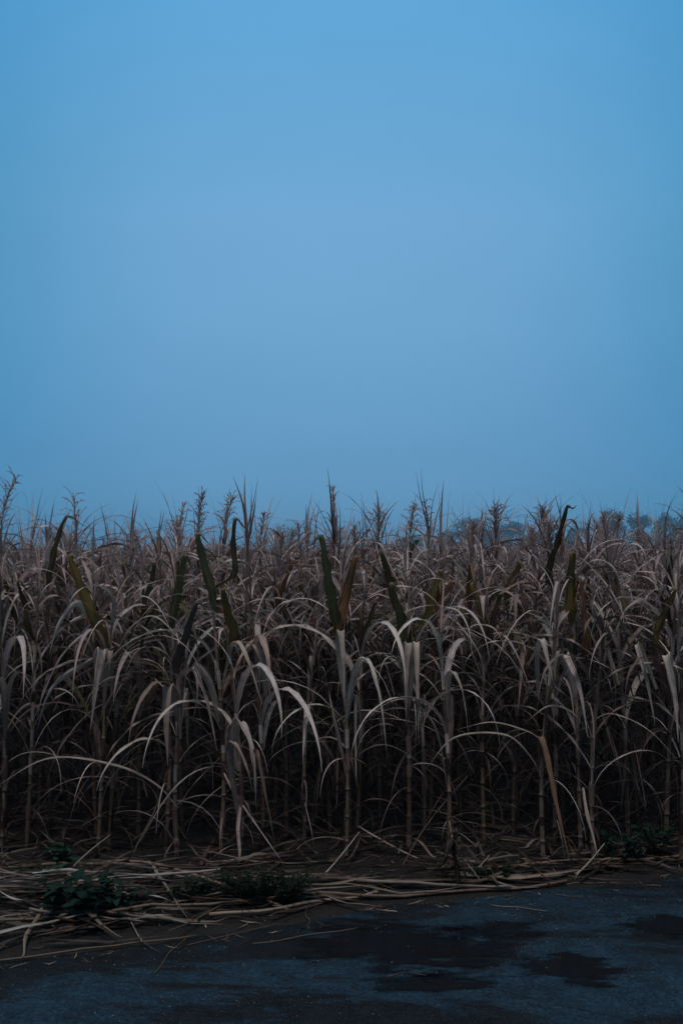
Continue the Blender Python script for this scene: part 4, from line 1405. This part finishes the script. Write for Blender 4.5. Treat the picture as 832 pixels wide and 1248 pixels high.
# full sky over the field (+Y); unseen part behind dimmed to darken the rows
dot = N(ns, 'ShaderNodeVectorMath', operation='DOT_PRODUCT')
dv = Vector((-0.03, 1, 0.22)).normalized()
dot.inputs[1].default_value = dv
nrm = N(ns, 'ShaderNodeVectorMath', operation='NORMALIZE')
L.new(tc.outputs['Generated'], nrm.inputs[0]); L.new(nrm.outputs[0], dot.inputs[0])
mr = N(ns, 'ShaderNodeValToRGB')
e = mr.color_ramp.elements
mr.color_ramp.interpolation = 'B_SPLINE'
e[0].position = 0.0; e[0].color = (0.04, 0.04, 0.045, 1)
e[1].position = 1.0; e[1].color = (1.0, 1.0, 1.0, 1)
for p_, v in ((0.40, (0.08, 0.08, 0.09)), (0.52, (0.45, 0.44, 0.44)), (0.62, (0.95, 0.93, 0.92)), (0.90, (1, 1, 1)), (0.80, (0.95, 0.95, 0.95)), (0.95, (1, 1, 1))):
    q = e.new(p_); q.color = (*v, 1)
md_ = N(ns, 'ShaderNodeMath', operation='MULTIPLY_ADD'); md_.inputs[1].default_value = 0.5; md_.inputs[2].default_value = 0.5
L.new(dot.outputs['Value'], md_.inputs[0]); L.new(md_.outputs[0], mr.inputs[0])
mu = N(ns, 'ShaderNodeMix', data_type='RGBA', blend_type='MULTIPLY'); mu.inputs[0].default_value = 1
L.new(cr.outputs[0], mu.inputs[6]); L.new(mr.outputs[0], mu.inputs[7])
xx = N(ns, 'ShaderNodeMath', operation='MULTIPLY'); L.new(sep.outputs['X'], xx.inputs[0]); L.new(sep.outputs['X'], xx.inputs[1])
xr = N(ns, 'ShaderNodeValToRGB'); xr.color_ramp.interpolation = 'B_SPLINE'
xe = xr.color_ramp.elements
xe[0].position = 0.0; xe[0].color = (1.03, 1.01, 1.01, 1); xe[1].position = 1.0; xe[1].color = (0.6, 0.72, 0.8, 1)
for p_, c_ in ((0.055, (0.80, 0.91, 0.94)), (0.12, (0.42, 0.74, 0.81)), (0.25, (0.40, 0.70, 0.8))):
    q = xe.new(p_); q.color = (*c_, 1)
L.new(xx.outputs[0], xr.inputs[0])
mu2 = N(ns, 'ShaderNodeMix', data_type='RGBA', blend_type='MULTIPLY'); mu2.inputs[0].default_value = 1
L.new(mu.outputs[2], mu2.inputs[6]); L.new(xr.outputs[0], mu2.inputs[7])
cn = N(ns, 'ShaderNodeTexNoise', Scale=2.2, Detail=5.0, Roughness=0.55)
cm = N(ns, 'ShaderNodeMapping'); cm.inputs['Scale'].default_value = (1, 1, 2.6)
L.new(tc.outputs['Generated'], cm.inputs[0]); L.new(cm.outputs[0], cn.inputs['Vector'])
cv = N(ns, 'ShaderNodeMapRange'); cv.inputs[1].default_value = 0.3; cv.inputs[2].default_value = 0.7; cv.inputs[3].default_value = 0.965; cv.inputs[4].default_value = 1.035
L.new(cn.outputs[0], cv.inputs[0])
mu3 = N(ns, 'ShaderNodeMix', data_type='RGBA', blend_type='MULTIPLY'); mu3.inputs[0].default_value = 1
L.new(mu2.outputs[2], mu3.inputs[6]); L.new(cv.outputs[0], mu3.inputs[7])
mu = mu3
sc10 = N(ns, 'ShaderNodeVectorMath', operation='SCALE'); sc10.inputs['Scale'].default_value = 10.0
L.new(mu.outputs[2], sc10.inputs[0])
mxs = N(ns, 'ShaderNodeMix', data_type='RGBA'); mxs.inputs[0].default_value = 0.96
L.new(sky.outputs[0], mxs.inputs[6]); L.new(sc10.outputs[0], mxs.inputs[7])
L.new(mxs.outputs[2], bg.inputs[0])

sd = bpy.data.lights.new('sun', 'SUN')
sd.energy = 1.1; sd.angle = R(14); sd.color = (1.0, 0.92, 0.93)
so = bpy.data.objects.new('sun', sd); COL.objects.link(so)
# sky rotation: measured from +Y, clockwise seen from above
dirv = Vector((math.sin(SUN_ROT) * math.cos(SUN_EL), math.cos(SUN_ROT) * math.cos(SUN_EL), math.sin(SUN_EL)))
so.rotation_euler = dirv.to_track_quat('Z', 'Y').to_euler()

# ------------------------------------------------------------------ render settings
S.render.engine = 'CYCLES'
S.view_settings.view_transform = 'Standard'
S.view_settings.look = 'None'
S.view_settings.exposure = 0
S.view_settings.gamma = 1
S.view_settings.use_curve_mapping = False
S.cycles.max_bounces = 6
S.cycles.diffuse_bounces = 2
S.cycles.glossy_bounces = 2
S.cycles.transmission_bounces = 3
S.cycles.transparent_max_bounces = 8
S.cycles.volume_bounces = 1
S.cycles.use_denoising = True
S.cycles.sample_clamp_indirect = 4
